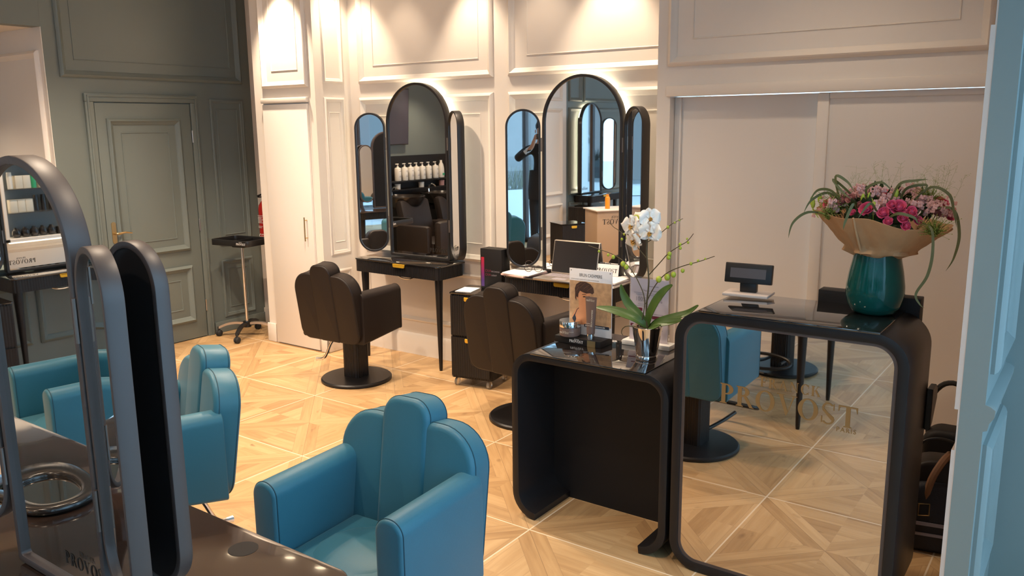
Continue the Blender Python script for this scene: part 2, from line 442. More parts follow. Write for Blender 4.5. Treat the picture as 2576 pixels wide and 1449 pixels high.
def serif(bm, text, o, u, n, h, gap=.10, arc=0, depth=.0008, mi=0, upv=(0, 0, 1), squash=1):
    """flat serif capitals starting at o, running along u, standing along upv, facing n"""
    o = Vector(o); u = Vector(u).normalized(); n = Vector(n).normalized(); z = Vector(upv).normalized(); x = 0; t = new()
    wtot = sum((serif_glyph(c)[1]+gap) for c in text)-gap
    ep = 0
    for c in text:
        polys, w = serif_glyph(c)
        for P in polys:
            vs = []; ep += 1.5e-6
            for px, pz in P:
                xx = x+px; off = arc*(1-((xx/wtot)*2-1)**2)
                vs.append(o+u*xx*h*squash+z*(pz*h+off*h)+n*(depth+ep))
            try: t.faces.new([t.verts.new(v) for v in vs])
            except ValueError: pass
        x += w+gap
    for f in t.faces:
        f.normal_update()
        if f.normal.dot(n) < 0: f.normal_flip()
    _merge(bm, t, mi)
    return wtot*h*squash
def text(bm, s, o, u, n, h, mi=0, align='LEFT', space=1.0, bold=0, upv=(0, 0, 1), depth=.0008, squash=1):
    cu = bpy.data.curves.new('t', 'FONT'); cu.body = s; cu.size = h*1.38; cu.align_x = align; cu.space_character = space; cu.offset = bold*h; cu.resolution_u = 3
    ob = bpy.data.objects.new('t', cu); COL.objects.link(ob)
    dg = bpy.context.evaluated_depsgraph_get(); me = bpy.data.meshes.new_from_object(ob.evaluated_get(dg))
    t = new(); t.from_mesh(me); bpy.data.objects.remove(ob); bpy.data.meshes.remove(me); bpy.data.curves.remove(cu)
    u = Vector(u).normalized(); n = Vector(n).normalized(); z = Vector(upv).normalized(); o = Vector(o)+n*depth
    m = Matrix(((u.x*squash, z.x, n.x, o.x), (u.y*squash, z.y, n.y, o.y), (u.z*squash, z.z, n.z, o.z), (0, 0, 0, 1)))
    _merge(bm, t, mi, m)

# ================================================================== THE ROOM
H = 3.1
XG = -.56      # green wall
YB = 1.94      # back wall
YS = 1.57      # wall with sliding doors / pillar front
b = new(); bx(b, -2.4, 6.6, -6.7, 2.3, -.1, 0); struct('floor', b, 'floor')
b = new(); bx(b, -2.4, 6.6, -6.7, 2.3, H, H+.1); struct('ceiling', b, 'ceil')

# back wall with its panel mouldings
b = new(); bx(b, .75, 3.75, YB, YB+.1, 0, H); w = struct('wall_back', b, 'white')
b = new()
for (a, c) in ((.875, 2.19), (2.32, 3.64)):
    moulding(b, (0, YB, 0), (1, 0, 0), (0, -1, 0), a, c, 2.115, 3.05, BIG)
    moulding(b, (0, YB, 0), (1, 0, 0), (0, -1, 0), a+.15, c-.13, 2.245, 2.95, THIN)
    moulding(b, (0, YB, 0), (1, 0, 0), (0, -1, 0), a, c, .80, 2.01, BIG)
    moulding(b, (0, YB, 0), (1, 0, 0), (0, -1, 0), a+.12, c-.12, .93, 1.87, THIN)
    moulding(b, (0, YB, 0), (1, 0, 0), (0, -1, 0), a, c, .27, .70, None)
obj('panel_moulding', b, 'white', w)
b = new(); prism(b, [(YB, 0), (YB-.018, 0), (YB-.018, .13), (YB-.012, .155), (YB-.006, .165), (YB, .17)], 'yz', .79, 3.62); struct('baseboard_back', b, 'white')

# pillar with built in cupboard
b = new(); bx(b, .05, .77, YS, 2.05, 0, H); w = struct('wall_pillar', b, 'white')
b = new()
moulding(b, (0, YS, 0), (1, 0, 0), (0, -1, 0), .165, .705, 2.09, 3.05, BIG)
moulding(b, (0, YS, 0), (1, 0, 0), (0, -1, 0), .275, .585, 2.22, 2.98, THIN)
moulding(b, (.77, 0, 0), (0, 1, 0), (1, 0, 0), 1.65, 1.86, 2.12, 3.05, None)
moulding(b, (.77, 0, 0), (0, 1, 0), (1, 0, 0), 1.65, 1.86, .78, 2.01, None)
moulding(b, (.77, 0, 0), (0, 1, 0), (1, 0, 0), 1.70, 1.81, .88, 1.90, THIN)
moulding(b, (.77, 0, 0), (0, 1, 0), (1, 0, 0), 1.65, 1.86, .27, .66, None)
obj('panel_moulding', b, 'white', w)
b = new(); bx(b, .16, .70, YS-.035, YS+.0, 1.975, 2.015, .006); struct('trim_1', b, 'white')
b = new()
bx(b, .035, .14, YS-.016, YS, 0, .16, .008); bx(b, .705, .79, YS-.02, YS, 0, .165, .008); bx(b, .77, .79, YS-.02, YB, 0, .165, .008)
struct('baseboard_pillar', b, 'white')
d = new(); bx(d, .165, .69, YS-.022, YS-.001, .012, 1.965, .002); dr = struct('door_2', d, 'white2')
b = new()
tube(b, [(.622, YS-.05, .90), (.622, YS-.05, 1.09)], .005, 10)
for z in (.925, 1.065): tube(b, [(.622, YS-.05, z), (.622, YS-.02, z)], .004, 8)
obj('door_handle', b, 'brass', dr)

# recess wall between green wall and pillar
b = new(); bx(b, -.70, .05, 2.0, 2.1, 0, H); struct('wall_recess', b, 'white')
b = new(); bx(b, XG, .05, 1.985, 2.0, 0, .14, .004); struct('baseboard_recess', b, 'white')

# green wall with door
b = new(); bx(b, XG-.12, XG, .233, 2.0, 0, H); w = struct('wall_left', b, 'green')
b = new(); G = (XG, 0, 0); U = (0, 1, 0); Nn = (1, 0, 0)
moulding(b, G, U, Nn, .331, 1.905, 2.165, 3.05, BIG)
moulding(b, G, U, Nn, .445, 1.80, 2.29, 2.98, THIN)
moulding(b, G, U, Nn, 1.565, 1.905, .78, 2.03, None)
moulding(b, G, U, Nn, 1.63, 1.84, .86, 1.95, THIN)
moulding(b, G, U, Nn, 1.565, 1.895, .13, .64, None)
moulding(b, G, U, Nn, 1.63, 1.83, .21, .56, THIN)
obj('panel_moulding', b, 'green', w)
b = new(); bx(b, XG, XG+.016, 1.45, 2.0, 0, .10, .004); bx(b, XG, XG+.016, .229, .478, 0, .10, .004); struct('baseboard_left', b, 'green')
d = new(); bx(d, XG+.001, XG+.018, .556, 1.362, .008, 1.985, .002); dr = struct('door_1', d, 'green')
b = new(); F = (XG+.018, 0, 0)
moulding(b, F, U, Nn, .634, 1.262, .775, 1.868, BIG); moulding(b, F, U, Nn, .745, 1.15, .885, 1.76, THIN)
moulding(b, F, U, Nn, .634, 1.262, .155, .645, BIG); moulding(b, F, U, Nn, .745, 1.15, .27, .53, THIN)
obj('door_panel', b, 'green', dr)
b = new()
for (y0, y1, z0, z1, e) in ((.484, .55, 0, 1.993, 0), (1.368, 1.436, 0, 1.993, 0), (.482, 1.438, 1.992, 2.055, .001)):
    bx(b, XG, XG+.026+e, y0, y1, z0, z1, .006)
for (y0, y1, z0, z1, e) in ((.499, .512, 0, 2.030, 0), (1.408, 1.421, 0, 2.030, 0), (.498, 1.422, 2.029, 2.043, .001)):
    bx(b, XG+.02, XG+.036+e, y0, y1, z0, z1, .003)
obj('door_frame', b, 'green', dr)
b = new(); prism(b, rrect(.592, .628, .905, 1.075, .017), 'yz', XG+.018, XG+.024)
tube(b, [(XG+.022, .61, .985), (XG+.055, .61, .985), (XG+.062, .63, .985), (XG+.062, .68, .990), (XG+.062, .735, .980)], [.009, .009, .009, .007, .004], 10, sm=4)
obj('door_handle', b, 'brass', dr)
for z in (.28, .98, 1.72):
    b = new(); cyl(b, (XG+.026, 1.366, z-.05), (XG+.026, 1.366, z+.05), .006, 10); obj('door_hinge', b, 'steel', dr)

# alcove with the wash area behind the green wall's left edge
AX = -1.70
b = new(); bx(b, AX-.4, XG-.001, .229, .33, 0, 2.52); w = struct('wall_alcove_far', b, 'white')
b = new(); moulding(b, (0, .229, 0), (1, 0, 0), (0, -1, 0), AX+.1, XG-.06, .95, 2.35, BIG); moulding(b, (0, .229, 0), (1, 0, 0), (0, -1, 0), AX+.1, XG-.06, .2, .78, BIG)
obj('panel_moulding', b, 'white', w)
b = new(); bx(b, AX-.4, XG-.001, -2.7, -2.6, 0, H); w = struct('wall_alcove_near', b, 'white')
b = new(); bx(b, AX-.1, AX, -2.6, .229, 0, H); struct('wall_alcove_back', b, 'green')
b = new(); bx(b, XG-.119, XG, -2.6, .2325, 2.51, H); struct('wall_alcove_header', b, 'green')
b = new(); bx(b, AX, XG-.121, -2.599, .228, 2.511, 2.56); struct('ceiling_alcove', b, 'ceil')
# beige then green stretch of the left wall towards the camera's back
b = new(); bx(b, XG-.12, XG, -3.62, -2.6, 0, H); w = struct('wall_left_beige', b, 'white')
b = new()
for (a, c) in ((-3.5, -2.72),):
    moulding(b, G, U, Nn, a, c, 2.115, 3.02, BIG); moulding(b, G, U, Nn, a, c, .82, 2.01, BIG); moulding(b, G, U, Nn, a, c, .24, .70, BIG)
obj('panel_moulding', b, 'white', w)
b = new(); bx(b, XG, XG+.018, -3.62, -2.6, 0, .16, .005); struct('baseboard_beige', b, 'white')
b = new(); bx(b, XG-.12, XG, -6.6, -3.62, 0, H); w = struct('wall_left_green', b, 'green')
b = new()
for (a, c) in ((-4.02, -3.68), (-5.3, -4.08), (-6.5, -5.36)):
    moulding(b, G, U, Nn, a, c, 2.115, 3.02, BIG); moulding(b, G, U, Nn, a, c, .80, 2.03, BIG); moulding(b, G, U, Nn, a, c, .24, .70, BIG)
obj('panel_moulding', b, 'green', w)
b = new(); bx(b, 2.3, 2.4, -6.6, -4.4, 0, H); w = struct('wall_partition', b, 'white')
b = new()
for (a, c) in ((-6.5, -5.8), (-4.95, -4.5)):
    moulding(b, (2.3, 0, 0), U, (-1, 0, 0), a, c, .82, 2.3, BIG)
moulding(b, (2.3, 0, 0), U, (-1, 0, 0), -5.75, -5.0, .2, .62, BIG)
obj('panel_moulding', b, 'white', w)

# wall with the sliding doors behind the reception desk
b = new()
bx(b, 3.62, 3.70, YS, YS+.5, 0, H); bx(b, 3.70, 5.44, YS, YS+.12, 1.935, H)
w = struct('wall_right', b, 'white')
b = new()
moulding(b, (0, YS, 0), (1, 0, 0), (0, -1, 0), 3.686, 5.27, 2.095, 3.05, BIG)
moulding(b, (0, YS, 0), (1, 0, 0), (0, -1, 0), 3.825, 5.13, 2.235, 2.95, THIN)
obj('panel_moulding', b, 'white', w)
b = new(); bx(b, 3.682, 5.435, YS-.016, YS, 1.932, 1.99, .003); struct('trim_2', b, 'white')
b = new(); bx(b, 3.60, 3.705, YS-.016, YS, 0, .14, .004); struct('baseboard_right', b, 'white')
d = new(); bx(d, 3.702, 4.56, YS+.075, YS+.095, .01, 1.93); dd = struct('door_3', d, 'white2')
b = new(); bx(b, 3.702, 3.742, YS+.06, YS+.08, .01, 1.93, .002); obj('door_stile', b, 'white2', dd)
d = new(); bx(d, 4.53, 5.44, YS+.03, YS+.05, .01, 1.93); dd = struct('door_4', d, 'white2')
b = new(); bx(b, 4.505, 4.565, YS+.018, YS+.052, .01, 1.93, .008); bx(b, 4.565, 5.44, YS+.02, YS+.03, 1.90, 1.93, .002); obj('door_stile', b, 'white2', dd)

# wing wall at the right edge, green outside, beige inside
WX0, WX1, WY = 5.442, 5.512, .08
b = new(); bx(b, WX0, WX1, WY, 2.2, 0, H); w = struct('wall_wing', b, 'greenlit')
b = new()
bx(b, WX0-.014, WX0, WY+.001, 1.6, 0, .72, .0); bx(b, WX0-.005, WX0, WY+.001, 1.6, .72, H)
bx(b, WX0-.016, WX0-.005, WY+.001, 1.6, .86, 2.06, .0)
obj('inner_lining', b, 'whitedim', w)
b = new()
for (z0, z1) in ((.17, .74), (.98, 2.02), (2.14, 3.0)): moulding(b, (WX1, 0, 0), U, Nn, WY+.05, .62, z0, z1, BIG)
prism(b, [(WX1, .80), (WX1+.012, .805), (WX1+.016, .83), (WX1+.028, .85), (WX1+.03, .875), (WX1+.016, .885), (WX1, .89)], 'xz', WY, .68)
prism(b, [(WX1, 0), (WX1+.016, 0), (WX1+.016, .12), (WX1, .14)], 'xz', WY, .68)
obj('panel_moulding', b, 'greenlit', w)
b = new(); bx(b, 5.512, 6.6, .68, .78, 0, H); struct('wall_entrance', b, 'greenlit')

# glazed shopfront behind and to the right of the camera
def shopfront(n, axis, const, a0, a1, step, fixed):
    f = new(); k = int(round((a1-a0)/step)); st = (a1-a0)/k
    def bb(u0, u1, z0, z1, dep):
        if axis == 'x': bx(f, u0, u1, const-dep, const+dep, z0, z1, .004)
        else: bx(f, const-dep, const+dep, u0, u1, z0, z1, .004)
    for i in range(k+1): bb(a0+i*st-.03, a0+i*st+.03, 0, H, .04)
    bb(a0, a1, 0, .08, .035); bb(a0, a1, 2.35, 2.42, .035); bb(a0, a1, H-.06, H, .035)
    fr = obj('window_%d' % n, f, 'frame', kind='structure')
    for i in range(k):
        p = new()
        if axis == 'x': bx(p, a0+i*st+.03, a0+(i+1)*st-.03, const-.004, const+.004, .08, H-.06)
        else: bx(p, const-.004, const+.004, a0+i*st+.03, a0+(i+1)*st-.03, .08, H-.06)
        obj('pane', p, 'pane', fr)
shopfront(1, 'x', -4.4, 2.4, 6.5, 1.02, None)
shopfront(3, 'x', -6.6, -.56, 2.4, 1.48, None)
shopfront(2, 'y', 6.5, -4.4, .68, 1.27, None)

# street seen in the mirrors
b = new(); bx(b, -14, 30, -22, -6.8, -.12, -.02); bx(b, 2.45, 30, -6.8, -4.5, -.12, -.02); bx(b, 6.6, 30, -4.5, 14, -.12, -.02)
obj('street_paving', b, 'pave', label='pale stone paving of the street outside the glazed shopfront', cat='paving', kind='structure')
def facade(x0, x1, y, label):
    t = thing('shop_building', label, 'building', ((x0+x1)/2, y, 0))
    b = new(); w = (x1-x0)/2; bx(b, -w, w, -.3, 0, 0, 9); obj('wall', b, 'facade', t)
    n = int((x1-x0)/2)
    for i in range(n):
        xa = -w+(i+.12)*2*w/n; xb = -w+(i+.88)*2*w/n
        for z0, z1 in ((.3, 3.0), (4.0, 6.4)):
            g = new(); bx(g, xa, xb, 0, .03, z0, z1); o = obj('window', g, 'facadedk', t)
            g = new(); bx(g, xa+.08, xb-.08, .03, .04, z0+.1, z1-.1); obj('pane', g, 'glassblk', o)
facade(-6, 5, -13, 'grey street building with dark shop windows opposite the left half of the shopfront')
facade(5.6, 16, -11.5, 'grey street building with dark shop windows opposite the right half of the shopfront')
def planter(x, y, label):
    t = thing('planter_box', label, 'planter', (x, y, -.02))
    b = new(); ring(b, rrect(-.9, .9, -.25, .25, .03), rrect(-.85, .85, -.2, .2, .02), 'xy', 0, .62); bx(b, -.86, .86, -.21, .21, .0, .55); obj('box', b, 'facade', t)
    b = new()
    for i in range(260):
        px, py = random.uniform(-.8, .8), random.uniform(-.18, .18); h = random.uniform(.25, .6)
        dx, dy = random.uniform(-.12, .12), random.uniform(-.1, .1)
        tube(b, [(px, py, .5), (px+dx*.4, py+dy*.4, .5+h*.6), (px+dx, py+dy, .5+h)], [.008, .009, .001], 4)
    obj('foliage', b, 'grass', t)
planter(8.1, -7.1, 'grey planter box with tall green grasses on the street paving')
planter(5.9, -7.6, 'grey planter box of grasses on the street, further along the shopfront')

# ================================================================== SALON CHAIRS
def make_chair(name, lea, seamm, label, footrest=True, up=0, lever=10):
    """faces -Y, origin on the floor under the column"""
    t = thing(name, label, 'salon chair')
    b = new(); lathe(b, [(0, 0), (.245, 0), (.252, .006), (.252, .018), (.243, .026), (.10, .030), (0, .030)], seg=56); obj('base_plate', b, 'black', t)
    b = new(); fluted(b, -.07, .07, -.07, .07, .022, .028, .335+up, .0145, .004); obj('column', b, 'black', t)
    b = new(); bx(b, -.19, .19, -.14, .20, .325+up, .37+up, .02); obj('seat_base', b, lea, t)
    b = new()
    prism(b, rrect(-.196, .196, -.215, .165, (.05, .05, .02, .02), 6), 'xy', .345+up, .468+up, .012, .045, 5)
    ball(b, (0, -.02, .455+up), (.17, .17, .030))
    obj('seat_cushion', b, lea, t, angle=60)
    b = new(); tilt = Matrix.Translation((0, .185, .34+up)) @ Matrix.Rotation(math.radians(-8.5), 4, 'X')
    def lobe(x0, x1, h, r, y0, y1):
        pts = rrect(x0, x1, 0, h, r, 9); prism(b, pts, 'xz', y0, y1, .022, .012, 4, mtx=tilt)
        for y, ins in ((y0+.020, .0), (y1-.010, .0)):
            sb.append(([tilt @ Vector((p[0], y, p[1])) for p in pts], .0016))
    sb = []
    lobe(-.272, -.070, .482, (.075, .02, .035, .135), -.050, .055)
    lobe(.070, .272, .482, (.02, .075, .135, .035), -.050, .055)
    lobe(-.094, .094, .548, (.02, .02, .066, .066), -.058, .060)
    o = obj('backrest', b, lea, t, angle=50)
    b = new()
    for q, r in sb: tube(b, q, r+.0004, 5, closed=True)
    obj('seam', b, seamm, o)
    for s_ in (-1, 1):
        b = new(); xc = s_*.243
        pts = rrect(xc-.048, xc+.048, .335, .695, (.02, .02, .046, .046), 8)
        tt = new(); prism(tt, pts, 'xz', -.185, .215, .012, .004, 3)
        for v in tt.verts:
            if v.co.y < -.08 and v.co.z < .46:
                k = min(1, (-.08-v.co.y)/.10); v.co.z += .05*k*k*(1-(v.co.z-.335)/.125)
        for v in tt.verts: v.co.z += up
        me = bpy.data.meshes.new('t'); tt.to_mesh(me); tt.free(); b.from_mesh(me); bpy.data.meshes.remove(me)
        o = obj('armrest', b, lea, t, angle=50)
        b = new(); q = [(p[0], -.1735, up+p[1]+(.042*(1-(p[1]-.335)/.125) if p[1] < .46 else 0)) for p in pts]
        tube(b, q, .0018, 5, closed=True); obj('seam', b, seamm, o)
    b = new()
    lm = Matrix.Rotation(R_(lever), 4, 'Z')
    tube(b, [lm @ Vector(q_) for q_ in ((0, .05, .31), (0, .13, .305), (0, .19, .26), (0, .235, .17), (0, .265, .135), (0, .32, .125))], [.011, .011, .010, .010, .010, .016], 10, sm=5)
    obj('pump_lever', b, 'chrome', t)
    if footrest:
        b = new(); pts = []
        for i in range(28):
            a = 2*PI*i/28; pts.append((.20*math.cos(a), -.39+.085*math.sin(a), .155+.03*math.sin(a)))
        tube(b, pts, .012, 8, closed=True)
        for s_ in (-1, 1): tube(b, [(s_*.06, -.05, .10), (s_*.075, -.20, .105), (s_*.10, -.315, .13)], .011, 8, sm=4)
        obj('footrest', b, 'blackpl', t)
    return t
teal = make_chair('salon_chair', 'teal', 'seamteal', 'teal leather salon chair at the front centre beside the smoked glass table', up=.032)
teal.location = (4.00, -1.18, 0); teal.rotation_euler.z = R_(4)
dup(teal, (2.775, -1.16, 0), R_(-19), 'teal leather salon chair further left, half hidden behind the near tall mirror frames', None)
dup(teal, (3.93, -2.94, 0), R_(183), 'teal leather salon chair seen only in mirrors, camera side of the glass table', None)
dup(teal, (2.05, -3.02, 0), R_(188), 'teal leather salon chair far behind, seen only in the wall mirror at the laptop', None)
dark = make_chair('salon_chair', 'brownlea', 'seambrown', 'dark brown leather salon chair at the left wall mirror, its round base fully visible', False, lever=-75)
dark.location = (1.48, 1.19, 0); dark.rotation_euler.z = R_(180+3)
dup(dark, (2.975, 1.21, 0), R_(180-4), 'dark brown leather salon chair before the laptop table, partly behind the low desk')
for ch in bpy.data.objects:
    if ch.parent and ch.name.startswith('pump_lever') and abs(ch.parent.location.x-2.975) < .001: ch.rotation_euler.z = R_(150)

# ================================================================== STYLING STATIONS
def arch(w, z0, z1, ins=0):
    r = w/2-ins
    return rrect(-w/2+ins, w/2-ins, z0+ins, z1-ins, (max(.012-ins*.2, .002), max(.012-ins*.2, .002), r, r), 16)
def capsule(w, z0, z1, ins=0):
    return rrect(-w/2+ins, w/2-ins, z0+ins, z1-ins, w/2-ins-.0005, 14)

def mirror_unit(root, w, z0, z1, ww, wz0, wz1, fold_l, fold_r, dep=.055, wdep=.04, leg=0, sticker=None, y0=0, text_h=.03, fm='frame'):
    """faces -Y; front face of the frame at local y = y0"""
    b = new(); ring(b, arch(w, z0, z1), arch(w, z0, z1, .018), 'xz', y0, y0+dep, bevel=.003)
    fr = obj('mirror_frame', b, fm, root)
    b = new(); prism(b, arch(w, z0, z1, .016), 'xz', y0+dep-.008, y0+dep-.002); obj('back_panel', b, 'blackmatt', fr)
    b = new(); prism(b, arch(w, z0, z1, .0165), 'xz', y0+.012, y0+.018); g = obj('mirror_glass', b, 'mirror', fr)
    if sticker:
        b = new(); h = text_h; wd = serif(b, 'PROVOST', (sticker-3.0*h, y0+.012, z0+.055), (1, 0, 0), (0, -1, 0), h)
        serif(b, 'FRANCK', (sticker-.8*h, y0+.012, z0+.055+h*1.18), (1, 0, 0), (0, -1, 0), h*.38)
        obj('lettering', b, 'blacktxt', g)
    for s_, fold in ((-1, fold_l), (1, fold_r)):
        hinge = Matrix.Translation((s_*(w/2+.006), y0, 0)) @ Matrix.Rotation(-s_*fold, 4, 'Z') @ Matrix.Translation((s_*(ww/2+.004), 0, 0))
        b = new(); ring(b, capsule(ww, wz0, wz1), capsule(ww, wz0, wz1, .014), 'xz', 0, wdep, bevel=.003, mtx=hinge)
        wf = obj('wing_frame', b, fm, root)
        b = new(); prism(b, capsule(ww, wz0, wz1, .013), 'xz', .010, .015, mtx=hinge); obj('wing_glass', b, 'mirror', wf)
        b = new(); prism(b, capsule(ww, wz0, wz1, .013), 'xz', wdep-.007, wdep-.003, mtx=hinge); obj('wing_back', b, 'blackmatt', wf)
        for z in (wz0+(wz1-wz0)*.22, wz0+(wz1-wz0)*.78):
            b = new(); cyl(b, (s_*(w/2+.004), y0-.002, z-.045), (s_*(w/2+.004), y0-.002, z+.045), .0045, 8); obj('hinge', b, 'hinge', wf)

def make_wall_station(label):
    t = thing('styling_station', label, 'styling station')
    # origin: floor, centre of the mirror, at the wall plane; -Y towards the room
    X0, X1, Y0, Y1 = -.485, .375, -.325, -.012
    b = new(); fluted(b, X0+.005, X1-.005, Y0+.006, Y1, .035, .69, .782); obj('apron', b, 'black', t)
    b = new(); prism(b, rrect(X0, X1, Y0, Y1, (.04, .04, .004, .004)), 'xy', .782, .792, .001, .002, 2); obj('table_top', b, 'glassblk', t)
    b = new(); prism(b, rrect(-.058, .058, .757, .783, (.012, .012, .001, .001)), 'xz', Y0-.012, Y0-.004, .001, .001, 1); bx(b, -.05, .05, Y0-.012, Y0+.012, .776, .782); obj('drawer_tab', b, 'yellow', t)
    for x in (X0+.055, X1-.055):
        b = new(); lathe(b, [(.011, 0), (.012, .012), (.013, .015), (.0165, .15), (.0265, .55), (.030, .66), (.030, .70), (0, .70)], (x, Y0+.07, 0), 20); obj('leg', b, 'black', t)
    b = new(); tube(b, [(-.05, Y0+.04, .685), (0, Y0+.035, .672), (.06, Y0+.035, .672), (.10, Y0+.04, .685)], .005, 8, sm=3); obj('dryer_hook', b, 'chrome', t)
    mirror_unit(t, .60, .80, 2.10, .235, .825, 1.89, R_(33.55), R_(33), y0=-.10, wdep=.052, sticker=.19, text_h=.030, fm='frameblk')
    b = new()
    pts = [(p[0], -.030, p[1]) for p in arch(.60, .85, 2.10, .03)]
    tube(b, pts, .007, 6, closed=True); obj('led_strip', b, 'halo', t)
    return t
ws = make_wall_station('black styling station with arched mirrors and bare top, left one on the white wall')
ws.location = (1.535, YB, 0)
dup(ws, (2.957, YB, 0), 0, 'black styling station with arched mirrors, carrying the laptop against the white wall')
ws3 = dup(ws, (XG, -4.17, 0), R_(90), 'black styling station with arched mirrors on the green wall, seen only in reflections')

def make_island(label):
    t = thing('double_styling_table', label, 'styling table')
    # origin floor, centre of the table
    b = new(); fluted(b, -.505, .505, -.425, .425, .05, .68, .762); obj('apron', b, 'black', t)
    b = new(); prism(b, rrect(-.512, .512, -.435, .435, .055), 'xy', .762, .775, .001, .003, 3); top = obj('table_top', b, 'glassbrn', t)
    b = new(); lathe(b, [(0, 0), (.036, 0), (.036, .0006), (0, .0006)], (.19, .365, .775), 32); obj('suction_mark', b, 'blackmatt', top)
    for sx in (-1, 1):
        for sy in (-1, 1):
            b = new(); lathe(b, [(.011, 0), (.012, .012), (.013, .015), (.0165, .15), (.0265, .55), (.030, .66), (.030, .69), (0, .69)], (sx*.455, sy*.32, 0), 20); obj('leg', b, 'black', t)
    return t
def island_mirrors(label, back=False):
    t = thing('folding_mirror', label, 'mirror')
    mirror_unit(t, .40, .005, .955, .195, .085, .795, R_(15), R_(14), dep=.048, wdep=.037, sticker=.10, text_h=.030)
    return t
IX, IY = 3.948, -2.085
isl = make_island('smoked glass double styling table in the front left corner, nearest the camera'); isl.location = (IX, IY, 0)
dup(isl, (IX-1.07, IY, 0), 0, 'smoked glass double styling table hidden behind the near one, further from the camera')
def back_side(t):
    b = new(); prism(b, arch(.40, .005, .955, .0165), 'xz', .036, .042); obj('mirror_glass', b, 'mirror', t)
    for s_ in (-1, 1):
        hinge = Matrix.Translation((s_*.206, .052, 0)) @ Matrix.Translation((s_*.092, 0, 0))
        b = new(); ring(b, capsule(.180, .085, .795), capsule(.180, .085, .795, .014), 'xz', .006, .036, bevel=.003, mtx=hinge); wf = obj('wing_frame', b, 'frame', t)
        b = new(); prism(b, capsule(.180, .085, .795, .013), 'xz', .026, .031, mtx=hinge); obj('wing_glass', b, 'mirror', wf)
        b = new(); prism(b, capsule(.180, .085, .795, .013), 'xz', .009, .013, mtx=hinge); obj('wing_back', b, 'blackmatt', wf)
im = island_mirrors('double sided arched folding mirror with capsule wings on the table nearest the camera'); back_side(im); im.location = (IX, -2.062, .775)
im3 = dup(im, (IX-1.07, -2.062, .775), 0, 'double sided arched folding mirror on the farther table, hidden behind the near one')

# glossy hand mirror lying on the near table (shows in the folding mirror)
t = thing('hand_mirror', 'glossy dark oval hand mirror with wide handle lying on the near smoked table', 'hand mirror', (3.40, -2.27, .777), R_(10))
b = new(); n = 40
def oval(rx, ry, k=2.4): return [(rx*math.copysign(abs(math.cos(2*PI*i/n))**(2/k), math.cos(2*PI*i/n)), ry*math.copysign(abs(math.sin(2*PI*i/n))**(2/k), math.sin(2*PI*i/n))) for i in range(n)]
ring(b, oval(.19, .115), [(x+.03, y) for x, y in oval(.115, .070)], 'xy', 0, .022, bevel=.009); obj('rim', b, 'darkprod', t, angle=60)
b = new(); prism(b, [(x+.03, y) for x, y in oval(.117, .072)], 'xy', .002, .008); obj('mirror_glass', b, 'mirrordk', t)

# ================================================================== RECEPTION DESKS
t = thing('low_reception_desk', 'low black waterfall desk with glass top carrying the orchid and display card', 'desk', (4.035, .084, 0))
X0, X1, D, Hh = -.385, .385, .50, .79
def arc(cx, cz, r, a0, a1, n=8): return [(cx+r*math.cos(R_(a0+(a1-a0)*i/n)), cz+r*math.sin(R_(a0+(a1-a0)*i/n))) for i in range(n+1)]
path = arc(X0+.125, .125, .125, 268, 180)+arc(X0+.105, Hh-.105, .105, 180, 90)+arc(X1-.105, Hh-.105, .105, 90, 0)+arc(X1-.125, .125, .125, 0, -88)
b = new(); ribbon(b, path, .034, 'xz', 0, D, .002); obj('shell', b, 'black', t)
b = new(); bx(b, X0+.03, X1-.03, .305, .325, .0, Hh-.02); obj('front_panel', b, 'blackmatt', t)
b = new(); bx(b, X0+.105, X1-.105, -.004, D+.002, Hh-.003, Hh+.005, .0015); obj('glass_top', b, 'glassblk', t)

t = thing('tall_reception_desk', 'tall black reception desk with rounded frame and mirrored front', 'desk', (4.8625, .078, 0))
X0, X1, D, Hh = -.422, .422, .41, 1.078
b = new(); ring(b, rrect(X0, X1, .004, Hh, .115, 12), rrect(X0+.036, X1-.036, .04, Hh-.036, .08, 12), 'xz', 0, D, bevel=.002)
obj('shell', b, 'black', t)
b = new(); ring(b, rrect(X0+.036, X1-.036, .04, Hh-.036, .08, 12), rrect(X0+.048, X1-.048, .052, Hh-.046, .07, 12), 'xz', .004, .012); obj('inner_lip', b, 'frame', t)
b = new(); prism(b, rrect(X0+.036, X1-.036, .04, Hh-.036, .08, 12), 'xz', .0125, .03); obj('core_panel', b, 'blackmatt', t)
b = new(); prism(b, rrect(X0+.040, X1-.040, .044, Hh-.040, .076, 12), 'xz', .0056, .0124); g = obj('mirror_front', b, 'mirrordk', t)
b = new()
serif(b, 'PROVOST', (-.232, .0056, .733), (1, 0, -.014), (0, -1, 0), .078, gap=.06, squash=1.10)
serif(b, 'FRANCK', (-.078, .0056, .822), (1, 0, -.010), (0, -1, 0), .038, gap=.16)
text(b, 'PARIS', (.200, .0056, .708), (1, 0, 0), (0, -1, 0), .0165, space=1.25, bold=.01)
obj('lettering', b, 'goldtxt', g)
b = new(); bx(b, X0+.098, X1-.098, -.006, D+.002, Hh-.002, Hh+.006, .0015); obj('glass_top', b, 'glassblk', t)
b = new(); bx(b, .0, X1-.05, D+.006, D+.075, Hh-.10, Hh+.052, .003); obj('rear_ledge', b, 'blackmatt', t)
b = new(); prism(b, [(D-.02, .80), (D+.06, .80), (D+.09, .78), (D+.09, .74), (D+.02, .66), (D-.02, .64)], 'yz', X1+.0, X1+.022, .003, .003, 1); obj('side_bracket', b, 'black', t)

